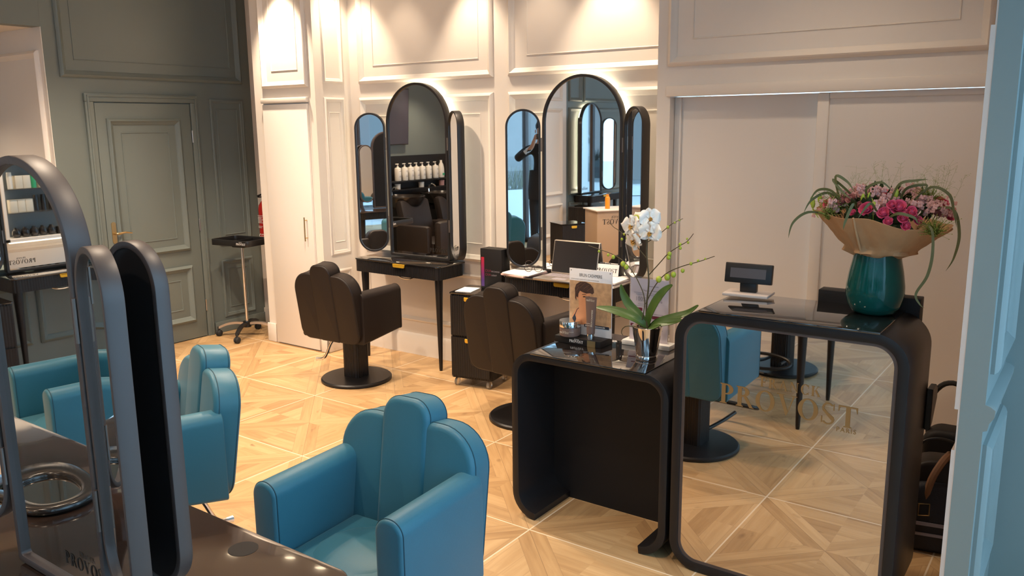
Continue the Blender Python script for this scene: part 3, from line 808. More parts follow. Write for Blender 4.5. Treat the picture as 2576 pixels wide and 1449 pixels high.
# ---- customer display
t = thing('customer_display', 'small till display with grey screen on a pale base, on the tall desk', 'till display', (4.595, .45, 1.085), R_(4))
b = new(); bx(b, -.092, .092, -.06, .06, 0, .012, .003); obj('base', b, 'dispbase', t)
b = new(); bx(b, -.034, .034, -.012, .018, .012, .055, .004); obj('neck', b, 'blackpl', t)
b = new(); box(b, (0, -.005, .090), (.192, .028, .082), .004, rot=Matrix.Rotation(R_(-10), 4, 'X')); o = obj('housing', b, 'blackpl', t)
b = new(); box(b, (0, -.0195, .0925), (.146, .001, .040), 0, rot=Matrix.Rotation(R_(-10), 4, 'X')); obj('screen', b, 'screen', o)

# ---- vase and bouquet
VX, VY, VZ = 5.095, .385, 1.0845
t = thing('glass_vase', 'teal green glass vase under the wrapped bouquet on the tall desk', 'vase', (VX, VY, VZ))
b = new(); lathe(b, [(0, 0), (.062, 0), (.078, .008), (.094, .035), (.102, .075), (.101, .105), (.093, .158), (.084, .200), (.079, .236), (.075, .236), (.080, .20), (.089, .15), (.096, .10), (.097, .075), (.088, .038), (.07, .014), (0, .010)], seg=48, cap=False)
obj('body', b, 'vase', t, angle=80)

BX, BY, BZ = VX+.005, VY, 1.312
t = thing('wrapped_bouquet', 'large bouquet of pink roses and grasses in brown paper, in the teal vase', 'bouquet', (BX, BY, BZ))
rng = random.Random(11)
# paper wrap: pleated cone, left edge higher than the right
b = new(); n = 72; rows = 9; vs = []
for j in range(rows+1):
    k = j/rows; row = []
    for i in range(n):
        a = 2*PI*i/n
        prof = .088+.142*k**.95
        pl = 1+.035*math.sin(a*9+1)*(1-k*.5)+.02*math.sin(a*23+j)
        if j == 1: pl *= 1.16+.06*math.sin(a*6)
        if j == 2: pl *= .99+.03*math.sin(a*6+2)
        if j == 0: pl *= .86
        top = .140+.030*math.cos(a-PI)+.005*math.sin(3*a)
        z = -.012+k*top+.006*math.sin(a*7)*(k)
        if j == 0: z += .008*math.sin(a*5)
        row.append(b.verts.new((prof*pl*math.cos(a)*1.0, prof*pl*math.sin(a)*.9, z)))
    vs.append(row)
for A, B_ in zip(vs, vs[1:]):
    for i in range(n): b.faces.new((A[i], A[(i+1) % n], B_[(i+1) % n], B_[i]))
bmesh.ops.recalc_face_normals(b, faces=b.faces)
bmesh.ops.solidify(b, geom=b.faces[:], thickness=.0012)
wrap = obj('paper_wrap', b, 'kraft', t, angle=70)
b = new(); tube(b, [(-.042, -.093, .0), (-.045, -.135, .05), (-.050, -.175, .105), (-.052, -.198, .140)], [.004, .005, .005, .004], 4, sm=4); obj('paper_fold', b, 'kraft', wrap)
# foliage mass
b = new()
for i in range(420):
    a = rng.uniform(0, 2*PI); r = .185*math.sqrt(rng.random()); z0 = .105+.07*(1-(r/.23)**2)
    p = Vector((r*math.cos(a), .9*r*math.sin(a), z0+rng.uniform(-.03, .035))); d = Vector((math.cos(a)*rng.uniform(0, .8), math.sin(a)*rng.uniform(0, .8), 1)).normalized()
    L = rng.uniform(.03, .07); s_ = Vector((-d.y, d.x, 0)).normalized()*rng.uniform(.006, .013) if (d.x or d.y) else Vector((.01, 0, 0))
    q = [b.verts.new(p), b.verts.new(p+d*L*.5+s_), b.verts.new(p+d*L+Vector((0, 0, -.008))), b.verts.new(p+d*L*.5-s_)]
    b.faces.new(q)
for i in range(40):
    a = rng.uniform(0, 2*PI); r = .105*math.sqrt(rng.random())
    ball(b, (r*math.cos(a), .9*r*math.sin(a), .09+rng.uniform(-.02, .04)), (.035, .035, .03), u=7, v=5)
tag(obj('foliage', b, 'leafdk', t), kind='stuff')
def rose(bm, c, s, d, rg, mi=0, turns=13):
    d = Vector(d).normalized(); rot = d.to_track_quat('Z', 'Y').to_matrix().to_4x4()
    m0 = Matrix.Translation(c) @ rot
    ball(bm, c, s*.42, mi, 8, 6)
    for k in range(turns):
        a = k*2.4; rr = s*(.18+.62*k/turns); hgt = s*(.95-.55*k/turns); w = s*(.35+.35*k/turns)
        t = new(); g = []
        for jj in range(5):
            row = []
            for ii in range(5):
                th = (ii-2)/2*1.05; v = jj/4
                rad = rr*(.35+.65*v**.6)*(1+.12*v*v)
                x = rad*math.cos(th*.95); y = rad*math.sin(th*.95)+0; z = -s*.35+v*hgt*1.15-(abs(ii-2)/2)**2*v*s*.16
                if jj == 4: x += s*.10*(k/turns)
                row.append(t.verts.new((x, y, z)))
            g.append(row)
        for A, B_ in zip(g, g[1:]):
            for ii in range(4): t.faces.new((A[ii], A[ii+1], B_[ii+1], B_[ii]))
        _merge(bm, t, mi, m0 @ Matrix.Rotation(a, 4, 'Z'))
roses = [(-.015, -.19, .150, .027, 'rose'), (.040, -.185, .138, .023, 'rose'), (.085, -.175, .158, .030, 'rose'), (.105, -.195, .125, .020, 'rose'), (.125, -.17, .145, .022, 'rose'), (.060, -.20, .112, .018, 'rose'),
         (.115, -.19, .098, .018, 'rose'), (-.165, -.115, .155, .023, 'rose'), (.200, -.06, .165, .030, 'rose'), (.225, -.05, .125, .022, 'rose'), (-.105, -.15, .172, .022, 'dusk'), (-.075, -.165, .182, .020, 'dusk'), (-.045, -.15, .16, .018, 'dusk'),
         (.02, -.06, .195, .020, 'rose'), (.065, -.19, .168, .018, 'rose'), (-.06, -.19, .135, .013, 'rose'), (.145, -.15, .115, .018, 'rose'), (.19, -.09, .14, .02, 'dusk')]
for x, y, z, s_, c in roses:
    z += .022; y *= .93; s_ *= 1.12
    b = new(); rose(b, (x, y, z), s_, (x*.8, y-.02, .12), rng); obj('rose', b, c, t, angle=60)
b = new()
for (cx, cy, cz, sp, cnt) in ((-.08, -.10, .21, .04, 50), (.17, -.10, .19, .04, 40), (-.14, -.13, .18, .03, 24), (-.03, -.08, .215, .05, 70), (.03, -.10, .20, .045, 45), (.13, -.09, .19, .04, 45), (.22, -.04, .165, .028, 22), (-.15, -.06, .19, .035, 26), (.02, -.14, .175, .04, 34), (-.19, -.05, .155, .03, 20), (.09, -.03, .225, .04, 30)):
    for i in range(cnt):
        p = Vector((cx+rng.gauss(0, sp*.55), cy+rng.gauss(0, sp*.4), cz+rng.gauss(0, sp*.38)))
        s_ = rng.uniform(.004, .0085)
        for k in range(4):
            a = k*PI/2+rng.random(); e = Vector((math.cos(a), -.5, math.sin(a)))*s_
            ball(b, p+e*.8, (s_*.75, s_*.5, s_*.75), u=6, v=4)
tag(obj('small_pink_blossom', b, 'palerose', t), kind='stuff')
b = new()
for (cx, cy, cz, sp, cnt) in ((-.125, -.12, .185, .045, 200), (.16, -.07, .21, .045, 200), (.195, -.13, .11, .04, 240), (-.155, -.14, .15, .03, 90)):
    for i in range(cnt):
        p = Vector((cx, cy+.02, cz-.03)); e = Vector((cx+rng.gauss(0, sp*.6), cy-rng.uniform(0, .04), cz+rng.gauss(0, sp*.45)+.01))
        tube(b, [p, (p+e)/2+Vector((0, 0, .008)), e], [.0007, .0006, .0004], 3); ball(b, e, .0017, u=4, v=3)
tag(obj('green_amaranth', b, 'moss', t), kind='stuff')
for x, y, z in ((-.235, -.06, .18), (-.225, -.08, .172), (-.21, -.05, .19), (-.02, -.13, .205), (.065, -.12, .225), (-.005, -.15, .185), (.005, -.16, .178), (-.04, -.13, .20)):
    b = new(); tube(b, [(x*.9, y, z-.05), (x, y-.005, z-.018)], .0015, 5)
    lathe(b, [(0, -.018), (.006, -.012), (.0085, 0), (.006, .014), (0, .022)], (x, y, z), 8)
    obj('closed_bud', b, 'bud', t)
b = new()
for i in range(30):
    a = rng.uniform(-PI, 0)+rng.choice((0, 0, PI)); r0 = rng.uniform(.05, .17); x0, y0 = r0*math.cos(a), r0*.8*math.sin(a)
    sx = rng.choice((-.1, .02, .12, .17, .19)) + rng.gauss(0, .02)
    p = Vector((sx, y0*.6, .19)); tip = p+Vector((rng.gauss(0, .03)+.02, rng.gauss(0, .02), rng.uniform(.06, .14)))
    tube(b, [p, (p+tip)/2+Vector((rng.gauss(0, .006), 0, 0)), tip], [.0005, .0004, .0002], 3)
    for k in range(9):
        q = p.lerp(tip, rng.uniform(.45, 1)); e = q+Vector((rng.gauss(0, .013), rng.gauss(0, .01), rng.uniform(.002, .02)))
        tube(b, [q, e], [.00025, .0002], 3); ball(b, e, .0008, u=4, v=3)
tag(obj('panic_grass', b, 'moss', t), kind='stuff')
def blade(bm, pts, w, mi=0):
    P = smooth_path(pts, 7); t = new(); n_ = len(P); L, Rr = [], []
    for i, p in enumerate(P):
        d = (P[min(n_-1, i+1)]-P[max(0, i-1)]).normalized(); s_ = d.cross(Vector((0, 1, 0)))
        if s_.length < .1: s_ = Vector((1, 0, 0))
        s_.normalize(); k = i/(n_-1); ww = w*(.35+1.3*k*(1-k)*2.2*.7)*(1-k**5)
        f = Vector((0, .3*ww, 0))
        L.append(t.verts.new(p+s_*ww+f)); Rr.append(t.verts.new(p-s_*ww+f*-1))
    for i in range(n_-1): t.faces.new((L[i], L[i+1], Rr[i+1], Rr[i]))
    _merge(bm, t, mi)
blades = [[(-.02, -.12, .17), (-.09, -.14, .25), (-.14, -.15, .29), (-.10, -.16, .245), (-.06, -.17, .22)], [(-.08, -.12, .17), (-.15, -.14, .24), (-.21, -.15, .215), (-.235, -.16, .165)],
          [(-.15, -.12, .16), (-.22, -.15, .17), (-.27, -.16, .13), (-.285, -.16, .07)], [(.0, -.12, .19), (-.03, -.14, .255), (.02, -.15, .285), (.06, -.15, .255)],
          [(.07, -.1, .2), (.10, -.14, .265), (.16, -.14, .28), (.155, -.15, .255)], [(.10, -.1, .2), (.17, -.12, .27), (.23, -.13, .25), (.25, -.13, .19), (.262, -.13, .14)],
          [(.16, -.1, .19), (.24, -.1, .20), (.27, -.12, .12), (.262, -.13, .04), (.24, -.13, -.01)], [(.13, -.12, .15), (.19, -.17, .14), (.205, -.19, .06), (.195, -.19, -.02), (.165, -.19, -.085), (.18, -.19, -.12), (.195, -.19, -.13)],
          [(-.10, -.14, .2), (-.14, -.16, .25), (-.19, -.16, .25), (-.22, -.16, .20)], [(-.05, -.17, .19), (-.055, -.20, .21), (-.075, -.21, .15), (-.08, -.21, .12)], [(.02, -.17, .18), (.0, -.2, .215), (-.035, -.21, .16)],
          [(.05, -.17, .16), (.09, -.2, .185), (.14, -.2, .175), (.155, -.2, .155)], [(.05, -.14, .21), (.08, -.16, .28), (.13, -.16, .295), (.17, -.16, .30)], [(-.11, -.14, .2), (-.13, -.16, .30), (-.09, -.16, .285), (-.06, -.17, .25)]]
for P in blades:
    b = new(); blade(b, [(x_, y_, z_-.022) for x_, y_, z_ in P], .0058); obj('grass_blade', b, 'grass', t, angle=80)

# ---- orchid
OX, OY, OZ = 4.228, .27, .7955
t = thing('potted_orchid', 'white orchid with budding stems in a mirror-bright silver pot on the low desk', 'potted orchid', (OX, OY, OZ))
b = new(); lathe(b, [(0, 0), (.043, 0), (.046, .004), (.047, .02), (.045, .022), (.062, .130), (.066, .146), (.0645, .148), (.060, .142), (.055, .12), (0, .118)], seg=48, cap=False); obj('pot', b, 'silverpot', t, angle=50)
b = new()
rg = random.Random(5)
for i in range(70):
    a = rg.uniform(0, 2*PI); r = .052*math.sqrt(rg.random()); ball(b, (r*math.cos(a), r*math.sin(a), .130+rg.uniform(-.006, .006)), (rg.uniform(.005, .011), rg.uniform(.004, .008), .005), u=6, v=4, rot=Matrix.Rotation(rg.random()*3, 4, 'Z'))
lathe(b, [(0, .12), (.056, .12), (.056, .132), (0, .135)], seg=24); tag(obj('bark', b, 'soil', t), kind='stuff')
def leafmesh(bm, pts, w, fold=.25, shape=.6):
    P = smooth_path(pts, 6); t_ = new(); n_ = len(P); rows = []
    for i, p in enumerate(P):
        d = (P[min(n_-1, i+1)]-P[max(0, i-1)]).normalized(); s_ = d.cross(Vector((0, -.75, .66)))
        if s_.length < .15: s_ = Vector((1, 0, 0))
        s_.normalize(); up = s_.cross(d).normalized(); k = i/(n_-1); ww = w*max(.03, math.sin(PI*min(.985, k*.88+.10)))**.7
        rows.append([t_.verts.new(p+s_*ww*x+up*abs(x)*fold*ww) for x in (-1, -.5, 0, .5, 1)])
    for A, B_ in zip(rows, rows[1:]):
        for k in range(4): t_.faces.new((A[k], A[k+1], B_[k+1], B_[k]))
    bmesh.ops.recalc_face_normals(t_, faces=t_.faces); bmesh.ops.solidify(t_, geom=t_.faces[:], thickness=.0022); _merge(bm, t_, 0)
leaves = [([(0, 0, .14), (-.04, -.02, .175), (-.10, -.03, .195), (-.16, -.035, .205), (-.225, -.04, .208)], .020), ([(0, 0, .14), (-.035, .0, .185), (-.085, .0, .225), (-.115, .0, .27), (-.128, .0, .312)], .019),
          ([(0, .0, .15), (.015, -.01, .20), (.05, -.02, .265), (.085, -.02, .31), (.118, -.02, .338)], .022), ([(.01, 0, .14), (.05, -.01, .172), (.12, -.01, .20), (.18, 0, .225), (.225, 0, .262)], .017),
          ([(.01, 0, .14), (.06, -.03, .17), (.12, -.03, .185), (.17, -.03, .20)], .018), ([(0, 0, .14), (-.03, -.02, .165), (-.07, -.03, .18)], .012), ([(.01, -.01, .14), (.04, -.04, .150), (.085, -.05, .172)], .009)]
for P, w_ in leaves:
    b = new(); leafmesh(b, P, w_); obj('leaf', b, 'leaf', t, angle=80)
b = new()
tube(b, [(-.02, -.03, .14), (-.06, -.06, .150), (-.085, -.06, .135), (-.09, -.06, .115), (-.082, -.06, .105)], [.0025, .0025, .002, .002, .001], 6, sm=4)
tube(b, [(-.05, -.02, .165), (-.10, -.03, .180), (-.15, -.03, .170)], [.002, .002, .001], 6, sm=4)
tube(b, [(.02, -.04, .14), (.0, -.06, .150), (-.015, -.06, .135)], [.003, .003, .002], 6, sm=4)
obj('aerial_root', b, 'stem', t)
stems = [([(.0, 0, .13), (-.006, 0, .22), (.002, 0, .32), (.0, 0, .37), (-.010, 0, .45), (-.012, 0, .51), (-.018, 0, .58), (-.026, 0, .625)], .0042),
         ([(-.028, -.01, .13), (-.012, -.005, .25), (-.045, 0, .33), (-.10, 0, .40), (-.16, 0, .435), (-.22, 0, .452), (-.29, 0, .468)], .0026),
         ([(-.010, 0, .435), (-.05, 0, .475), (-.10, 0, .515), (-.145, 0, .545), (-.165, 0, .555), (-.19, 0, .575)], .0022),
         ([(.002, 0, .365), (.05, 0, .42), (.09, 0, .465), (.14, 0, .50), (.17, 0, .52), (.195, 0, .552)], .0024),
         ([(-.01, 0, .24), (.03, 0, .32), (.08, 0, .378), (.15, 0, .415), (.22, 0, .44), (.287, 0, .468)], .0026),
         ([(-.012, 0, .50), (.04, 0, .535), (.10, 0, .585), (.148, 0, .610)], .0020)]
for P, r in stems:
    b = new(); tube(b, P, [r*(1-.45*i/(len(P)-1)) for i in range(len(P))], 8, sm=6); obj('flower_stem', b, 'stem', t, angle=80)
bud_at = [(-.165, 0, .428, .008), (-.235, 0, .447, .0055), (-.19, 0, .435, .006), (-.118, 0, .402, .011), (-.102, 0, .390, .010), (-.125, 0, .508, .0055), (-.10, 0, .515, .007), (-.115, 0, .53, .005), (.095, 0, .462, .009), (.092, 0, .448, .009),
          (.14, 0, .505, .0065), (.142, 0, .49, .006), (.175, 0, .515, .005), (.17, 0, .53, .004), (.05, 0, .352, .0125), (.088, 0, .365, .0125), (.115, 0, .378, .011), (.155, 0, .398, .008), (.19, 0, .430, .0065), (.22, 0, .445, .005), (.25, 0, .455, .004), (-.055, -.01, .598, .0165), (-.016, 0, .622, .012), (-.004, 0, .624, .011), (.085, 0, .572, .006), (.115, 0, .592, .004), (.135, 0, .603, .0035)]
for x, y, z, r in bud_at:
    b = new(); ball(b, (x, y-.004, z), (r, r, r*1.15), u=12, v=8); obj('flower_bud', b, 'bud', t)
def petal(bm, m0, L, w, rotz, cup=.2, mi=0, tip=.5):
    t_ = new(); g = []
    for j in range(10):
        v = (.02+.975*j/9); row = []
        ww = w*max(.02, 1-abs(2*v**tip-1)**2.3)**.5
        for i in range(7):
            x = (i-3)/3
            row.append(t_.verts.new((x*ww, v*L, cup*L*(v*v*.4-abs(x)**2*.20)+.006*math.sin(v*6+i))))
        g.append(row)
    for A, B_ in zip(g, g[1:]):
        for i in range(6): t_.faces.new((A[i], A[i+1], B_[i+1], B_[i]))
    _merge(bm, t_, mi, m0 @ Matrix.Rotation(rotz, 4, 'Z'))
def orchid_flower(c, d, s, roll=0):
    q = Vector(d).to_track_quat('Z', 'Y').to_matrix().to_4x4(); m0 = Matrix.Translation(c) @ q @ Matrix.Rotation(roll, 4, 'Z') @ Matrix.Scale(s, 4)
    b_ = new()
    for a in (0, 2.2, -2.2): petal(b_, m0 @ Matrix.Translation((0, 0, -.002)), .047, .0175, a, .12, tip=.9)
    for a in (1.25, -1.25): petal(b_, m0 @ Matrix.Translation((0, 0, .002)), .050, .032, a, .22, tip=1.25)
    o = obj('orchid_blossom', b_, 'petal', t, angle=80)
    l = new()
    for a in (PI, 2.4, -2.4): petal(l, m0 @ Matrix.Translation((0, 0, .006)), .016 if a == PI else .011, .006, a, .9, tip=1)
    ball(l, m0 @ Vector((0, .002, .008)), .0042*s, u=8, v=6)
    obj('blossom_lip', l, 'lip', o, angle=80)
orchid_flower((-.068, -.03, .570), (-.25, -1, .05), 1.0, .15)
orchid_flower((.020, -.035, .548), (.15, -1, -.05), 1.02, -.1)
orchid_flower((.012, -.02, .605), (.75, -.8, .2), .95, .1)
orchid_flower((-.062, -.02, .508), (-.45, -.75, -.35), 1.12, .5)
orchid_flower((-.052, -.012, .600), (-.3, -.6, .6), .75, -.5)

# ================================================================== THINGS ON THE LOW DESK
DZ = .7955
t = thing('display_platform', 'small black display block with white name lettering, on the low desk glass', 'display block', (3.862, .365, DZ))
b = new(); bx(b, -.125, .118, -.055, .055, 0, .030, .001); blk = obj('block', b, 'blackmatt', t)
b = new(); serif(b, 'PROVOST', (-.045, -.055, .009), (1, 0, 0), (0, -1, 0), .0125, gap=.05); serif(b, 'FRANCK', (-.018, -.055, .0225), (1, 0, 0), (0, -1, 0), .0045); obj('lettering', b, 'whitetxt', blk)
b = new(); bx(b, .050, .092, -.058, -.0545, .0, .028); obj('gold_reflection', b, 'brass', blk)  # gold reflection on the block's front, modelled as a brass piece

t = thing('product_card', 'upright product card showing a short haired person, on the black display block', 'display card', (3.882, .385, DZ+.0305))
b = new(); bx(b, -.112, .112, 0, .004, 0, .308, .0008); obj('card', b, 'paper', t)
def flat(bm, pts, y, mi=0):
    t_ = new(); f = t_.faces.new([t_.verts.new((x, y, z)) for x, z in pts]); f.normal_update()
    if f.normal.y > 0: f.normal_flip()
    _merge(bm, t_, mi)
def ell(cx, cz, rx, rz, rot=0, n=24, a0=0, a1=360):
    return [(cx+rx*math.cos(R_(a0+(a1-a0)*i/n))*math.cos(rot)-rz*math.sin(R_(a0+(a1-a0)*i/n))*math.sin(rot), cz+rx*math.cos(R_(a0+(a1-a0)*i/n))*math.sin(rot)+rz*math.sin(R_(a0+(a1-a0)*i/n))*math.cos(rot)) for i in range(n if a1-a0 == 360 else n+1)]
b = new(); flat(b, [(-.110, .048), (.110, .048), (.110, .252), (-.110, .252)], -.0006); obj('photo_background', b, 'poster_bg', t)
b = new()
flat(b, [(-.085, .048), (.010, .048), (.030, .060), (.042, .085), (.030, .108), (.008, .120), (-.018, .132), (-.040, .134), (-.062, .118), (-.080, .085)], -.0010)
flat(b, [(-.045, .125), (-.012, .118), (-.004, .160), (-.048, .165)], -.0011)
flat(b, [(-.052, .205), (-.050, .165), (-.040, .148), (-.020, .133), (-.004, .128), (.006, .133), (.010, .150), (.018, .168), (.014, .190), (.008, .215), (-.040, .222)], -.0012)
flat(b, ell(-.056, .180, .008, .013), -.0013)
obj('photo_figure', b, 'poster_skin', t)
b = new()
flat(b, [(-.066, .195), (-.068, .215), (-.060, .235), (-.040, .248), (-.012, .250), (.014, .242), (.030, .226), (.034, .205), (.026, .196), (.014, .200), (-.006, .196), (-.024, .200), (-.040, .206), (-.048, .192), (-.050, .172), (-.058, .178), (-.060, .158), (-.066, .170)], -.0016)
flat(b, [(.0, .184), (.012, .186), (.010, .182), (.002, .181)], -.0017)
obj('photo_hair', b, 'poster_hair', t)
b = new()
for x0, z0, x1, z1 in ((-.058, .225, -.030, .243), (-.040, .222, -.010, .246), (-.020, .218, .012, .240), (-.002, .210, .024, .228), (-.060, .205, -.046, .222)):
    flat(b, [(x0, z0), (x0+.0016, z0-.0006), (x1, z1), (x1-.0012, z1+.0006)], -.0018)
obj('photo_hair_highlight', b, 'bagbrown', t)
b = new(); flat(b, [(-.108, .048), (-.076, .048), (-.074, .075), (-.082, .095), (-.098, .068)], -.0018)
for q in ([(-.083, .090), (-.070, .118), (-.060, .126), (-.058, .124), (-.068, .116), (-.080, .088)],): flat(b, q, -.0018)
bx(b, -.030, .100, -.0022, -.0018, .040, .053); obj('photo_dress', b, 'poster_dress', t)
b = new(); flat(b, [(-.008, .147), (.006, .149), (.007, .143), (-.006, .142)], -.0019); obj('photo_lips', b, 'dusk', t)
b = new(); flat(b, [(-.026, .180), (-.018, .184), (-.008, .182), (-.012, .178), (-.022, .177)], -.0019); flat(b, [(-.030, .190), (-.016, .194), (-.006, .191), (-.006, .189), (-.016, .191), (-.029, .188)], -.0019); obj('photo_eye', b, 'poster_hair', t)
b = new(); text(b, 'BRUN CASHMERE', (-.058, -.0004, .273), (1, 0, 0), (0, -1, 0), .0155, squash=.66, space=1.10)
text(b, 'VOTRE RITUEL BEAUTE A DOMICILE AVEC LA GAMME COULEURS PRECIEUSES', (-.104, -.0004, .2575), (1, 0, 0), (0, -1, 0), .0042, squash=.74)
for x in (-.102, .102): flat(b, ell(x, .299, .0025, .0025, n=10), -.0006)
obj('lettering', b, 'blacktxt', t)
b = new(); text(b, 'EXCLUSIVE ET PERSONNALISEE', (-.024, -.0024, .0435), (1, 0, 0), (0, -1, 0), .006, squash=.9, bold=.03); obj('caption', b, 'whitetxt', t)

for ch in t.children:
    if ch.name.split('.')[0] in ('photo_figure', 'photo_hair', 'photo_hair_highlight', 'photo_lips', 'photo_eye'): ch.location.x = -.014
t = thing('cream_jar', 'taupe cream jar with chrome lid, on the black block', 'jar', (3.800, .343, DZ+.0305))
b = new(); lathe(b, [(0, 0), (.044, 0), (.048, .004), (.049, .040), (.047, .044), (0, .044)], seg=40); bd = obj('body', b, 'brownjar', t)
b = new(); lathe(b, [(0, .0442), (.050, .0442), (.0505, .048), (.0505, .070), (.049, .0725), (0, .0725)], seg=40); obj('lid', b, 'chrome', t)
b = new(); serif(b, 'PROVOST', (-.026, -.0492, .018), (1, 0, 0), (0, -1, 0), .0085, gap=.05); serif(b, 'FRANCK', (-.011, -.0492, .0275), (1, 0, 0), (0, -1, 0), .0035)
text(b, 'Couleurs', (.024, -.0478, .026), (.9, .43, 0), (.43, -.9, 0), .004); obj('lettering', b, 'beigeprod', bd)

t = thing('hair_cream_tube', 'taupe squeeze tube standing on a chrome cap before the product card', 'tube', (3.918, .330, DZ+.0305))
b = new(); lathe(b, [(0, 0), (.018, 0), (.0185, .002), (.0185, .026), (.016, .028), (0, .028)], seg=32); obj('cap', b, 'chrome', t)
b = new(); s = new(); rings = []
for j in range(13):
    k = j/12; z = .0285+k*.168; rx = .0185+.0115*k; ry = .0185*(1-k)+.0012
    rings.append([s.verts.new((rx*math.cos(2*PI*i/28), ry*math.sin(2*PI*i/28), z)) for i in range(28)])
for A, B_ in zip(rings, rings[1:]):
    for i in range(28): s.faces.new((A[i], A[(i+1) % 28], B_[(i+1) % 28], B_[i]))
s.faces.new(rings[0][::-1]); s.faces.new(rings[-1]); _merge(b, s); tb = obj('body', b, 'brownjar', t, angle=50)
b = new(); serif(b, 'PROVOST', (-.0215, -.0052, .176), (1, 0, 0), (0, -1, .10), .0075, gap=.05); serif(b, 'FRANCK', (-.008, -.0048, .1845), (1, 0, 0), (0, -1, .1), .003)
text(b, 'BRUN CASHMERE', (.016, -.0165, .062), (0, .085, 1), (0, -1, .09), .0075, upv=(-1, 0, 0), squash=.95)
text(b, 'Couleurs', (-.017, -.0185, .075), (1, 0, 0), (0, -1, .1), .005); text(b, 'Precieuses', (-.018, -.0188, .066), (1, 0, 0), (0, -1, .1), .005)
obj('lettering', b, 'beigeprod', tb)

t = thing('leaflet_stand', 'pale lilac price leaflet in a clear stand behind the orchid pot', 'leaflet stand', (4.138, .47, DZ))
b = new(); bx(b, -.118, .118, -.035, .035, 0, .022, .002); obj('base', b, 'whitetxt', t)
b = new(); bx(b, -.098, .098, -.003, .003, .0222, .315); obj('acrylic_panel', b, 'acrylic', t)
b = new(); bx(b, -.094, .094, -.0045, -.0034, .0225, .308); lf = obj('leaflet', b, 'lilac', t)
b = new()
text(b, 'Cher(e) Client(e),', (-.035, -.0048, .252), (1, 0, 0), (0, -1, 0), .009)
for i, z in enumerate((.242, .234, .190, .182, .150, .142, .120, .112, .078, .070, .060, .046)): bx(b, -.075+.01*(i % 3), .07-.012*(i % 4), -.005, -.0046, z, z+.0018)
bx(b, .0, .045, -.005, -.0046, .274, .277)
obj('small_print', b, 'greytxt', lf)
b = new(); text(b, '100%', (-.068, -.0048, .205), (1, 0, 0), (0, -1, 0), .020, squash=.9); text(b, '100%', (.012, -.0048, .205), (1, 0, 0), (0, -1, 0), .020, squash=.9); obj('lettering', b, 'greytxt', lf)
b = new()
for x0, x1, z0, z1 in ((-.070, -.032, .160, .174), (.016, .058, .128, .142), (-.09, -.03, .086, .098)): bx(b, x0, x1, -.0056, -.0048, z0, z1)
obj('printed_band', b, 'magtxt', lf)

# ================================================================== THINGS ON THE LAPTOP STATION
TZ = .7925
def sheet(name, label, cat, c, w, d, h, rz, m, tz=TZ, curl=0, group=None):
    t_ = new(); nx = 8; g = []
    b_ = new(); bx(b_, -w/2, w/2, -d/2, d/2, 0, h)
    bmesh.ops.subdivide_edges(b_, edges=b_.edges[:], cuts=3, use_grid_fill=True)
    for v in b_.verts:
        if curl: v.co.z += curl*max(0, (-v.co.x/w*2))**2*(1 if v.co.z > h*.5 else .6)
    return obj(name, b_, m, None, (c[0], c[1], tz), (0, 0, rz), label=label, cat=cat)
sheet('paper_pad', 'pad with a pink edge under the white papers, left of the laptop', 'papers', (2.585, 1.735), .20, .27, .010, R_(-6), 'paperpink')
sheet('paper_stack', 'white sheets of paper on the pad left of the laptop', 'papers', (2.59, 1.745), .21, .285, .005, R_(3), 'paper', tz=TZ+.0105, curl=.006)
sheet('magazine', 'thick magazine at the right end of the laptop station, bottom of the pile', 'magazine', (3.235, 1.725), .215, .28, .012, R_(2), 'paper')
sheet('magazine', 'grey covered magazine in the middle of the pile right of the laptop', 'magazine', (3.24, 1.73), .21, .275, .009, R_(-3), 'greytxt', tz=TZ+.0125)
sheet('magazine', 'white magazine on top of the pile right of the laptop', 'magazine', (3.235, 1.73), .21, .275, .008, R_(4), 'paper', tz=TZ+.0219)
b = new(); bx(b, -.085, .085, -.003, .003, 0, .075, .001); o = obj('name_card', b, 'paper', None, (3.17, 1.81, TZ+.0305), (R_(-14), 0, R_(4)), label='small white card with dark serif lettering leaning behind the laptop', cat='card')
b = new(); serif(b, 'PROVOST', (-.075, -.0031, .022), (1, 0, 0), (0, -1, 0), .026, gap=.05); obj('lettering', b, 'blacktxt', o)

t = thing('laptop', 'open silver laptop with a dark screen on the right wall station', 'laptop', (2.93, 1.70, TZ+.001))
b = new(); bx(b, -.175, .175, -.125, .10, 0, .014, .004); bs = obj('base', b, 'silver', t)
b = new()
for r in range(5):
    for c in range(14): bx(b, -.150+c*.0215, -.150+c*.0215+.018, -.018+r*.021, -.018+r*.021+.017, .0142, .0158)
bx(b, -.05, .05, -.105, -.040, .0142, .0145); obj('keyboard', b, 'greytxt', bs)
tl = Matrix.Translation((0, .097, .014)) @ Matrix.Rotation(R_(-12), 4, 'X')
b = new(); box(b, (0, .003, .112), (.35, .006, .222), .002); bmesh.ops.transform(b, matrix=tl, verts=b.verts); lid = obj('lid', b, 'silver', t)
b = new(); box(b, (0, -.0006, .113), (.338, .001, .208), 0); bmesh.ops.transform(b, matrix=tl, verts=b.verts); obj('screen', b, 'darkprod', lid)

t = thing('eyeglasses', 'dark rimmed eyeglasses lying on the papers left of the laptop', 'eyeglasses', (2.66, 1.725, TZ+.021), R_(25))
b = new()
for x in (-.033, .033): tube(b, [(x+.025*math.cos(2*PI*i/20), -.0, .022+.020*math.sin(2*PI*i/20)) for i in range(20)], .0019, 6, closed=True)
tube(b, [(-.009, 0, .026), (0, -.002, .030), (.009, 0, .026)], .0014, 6, sm=3); obj('rims', b, 'poster_hair', t)
for x in (-.06, .06):
    b = new(); tube(b, [(x, 0, .028), (x*.97, .06, .020), (x*.95, .12, .006), (x*.93, .14, .0)], .0016, 6, sm=3); obj('temple', b, 'darkprod', t)

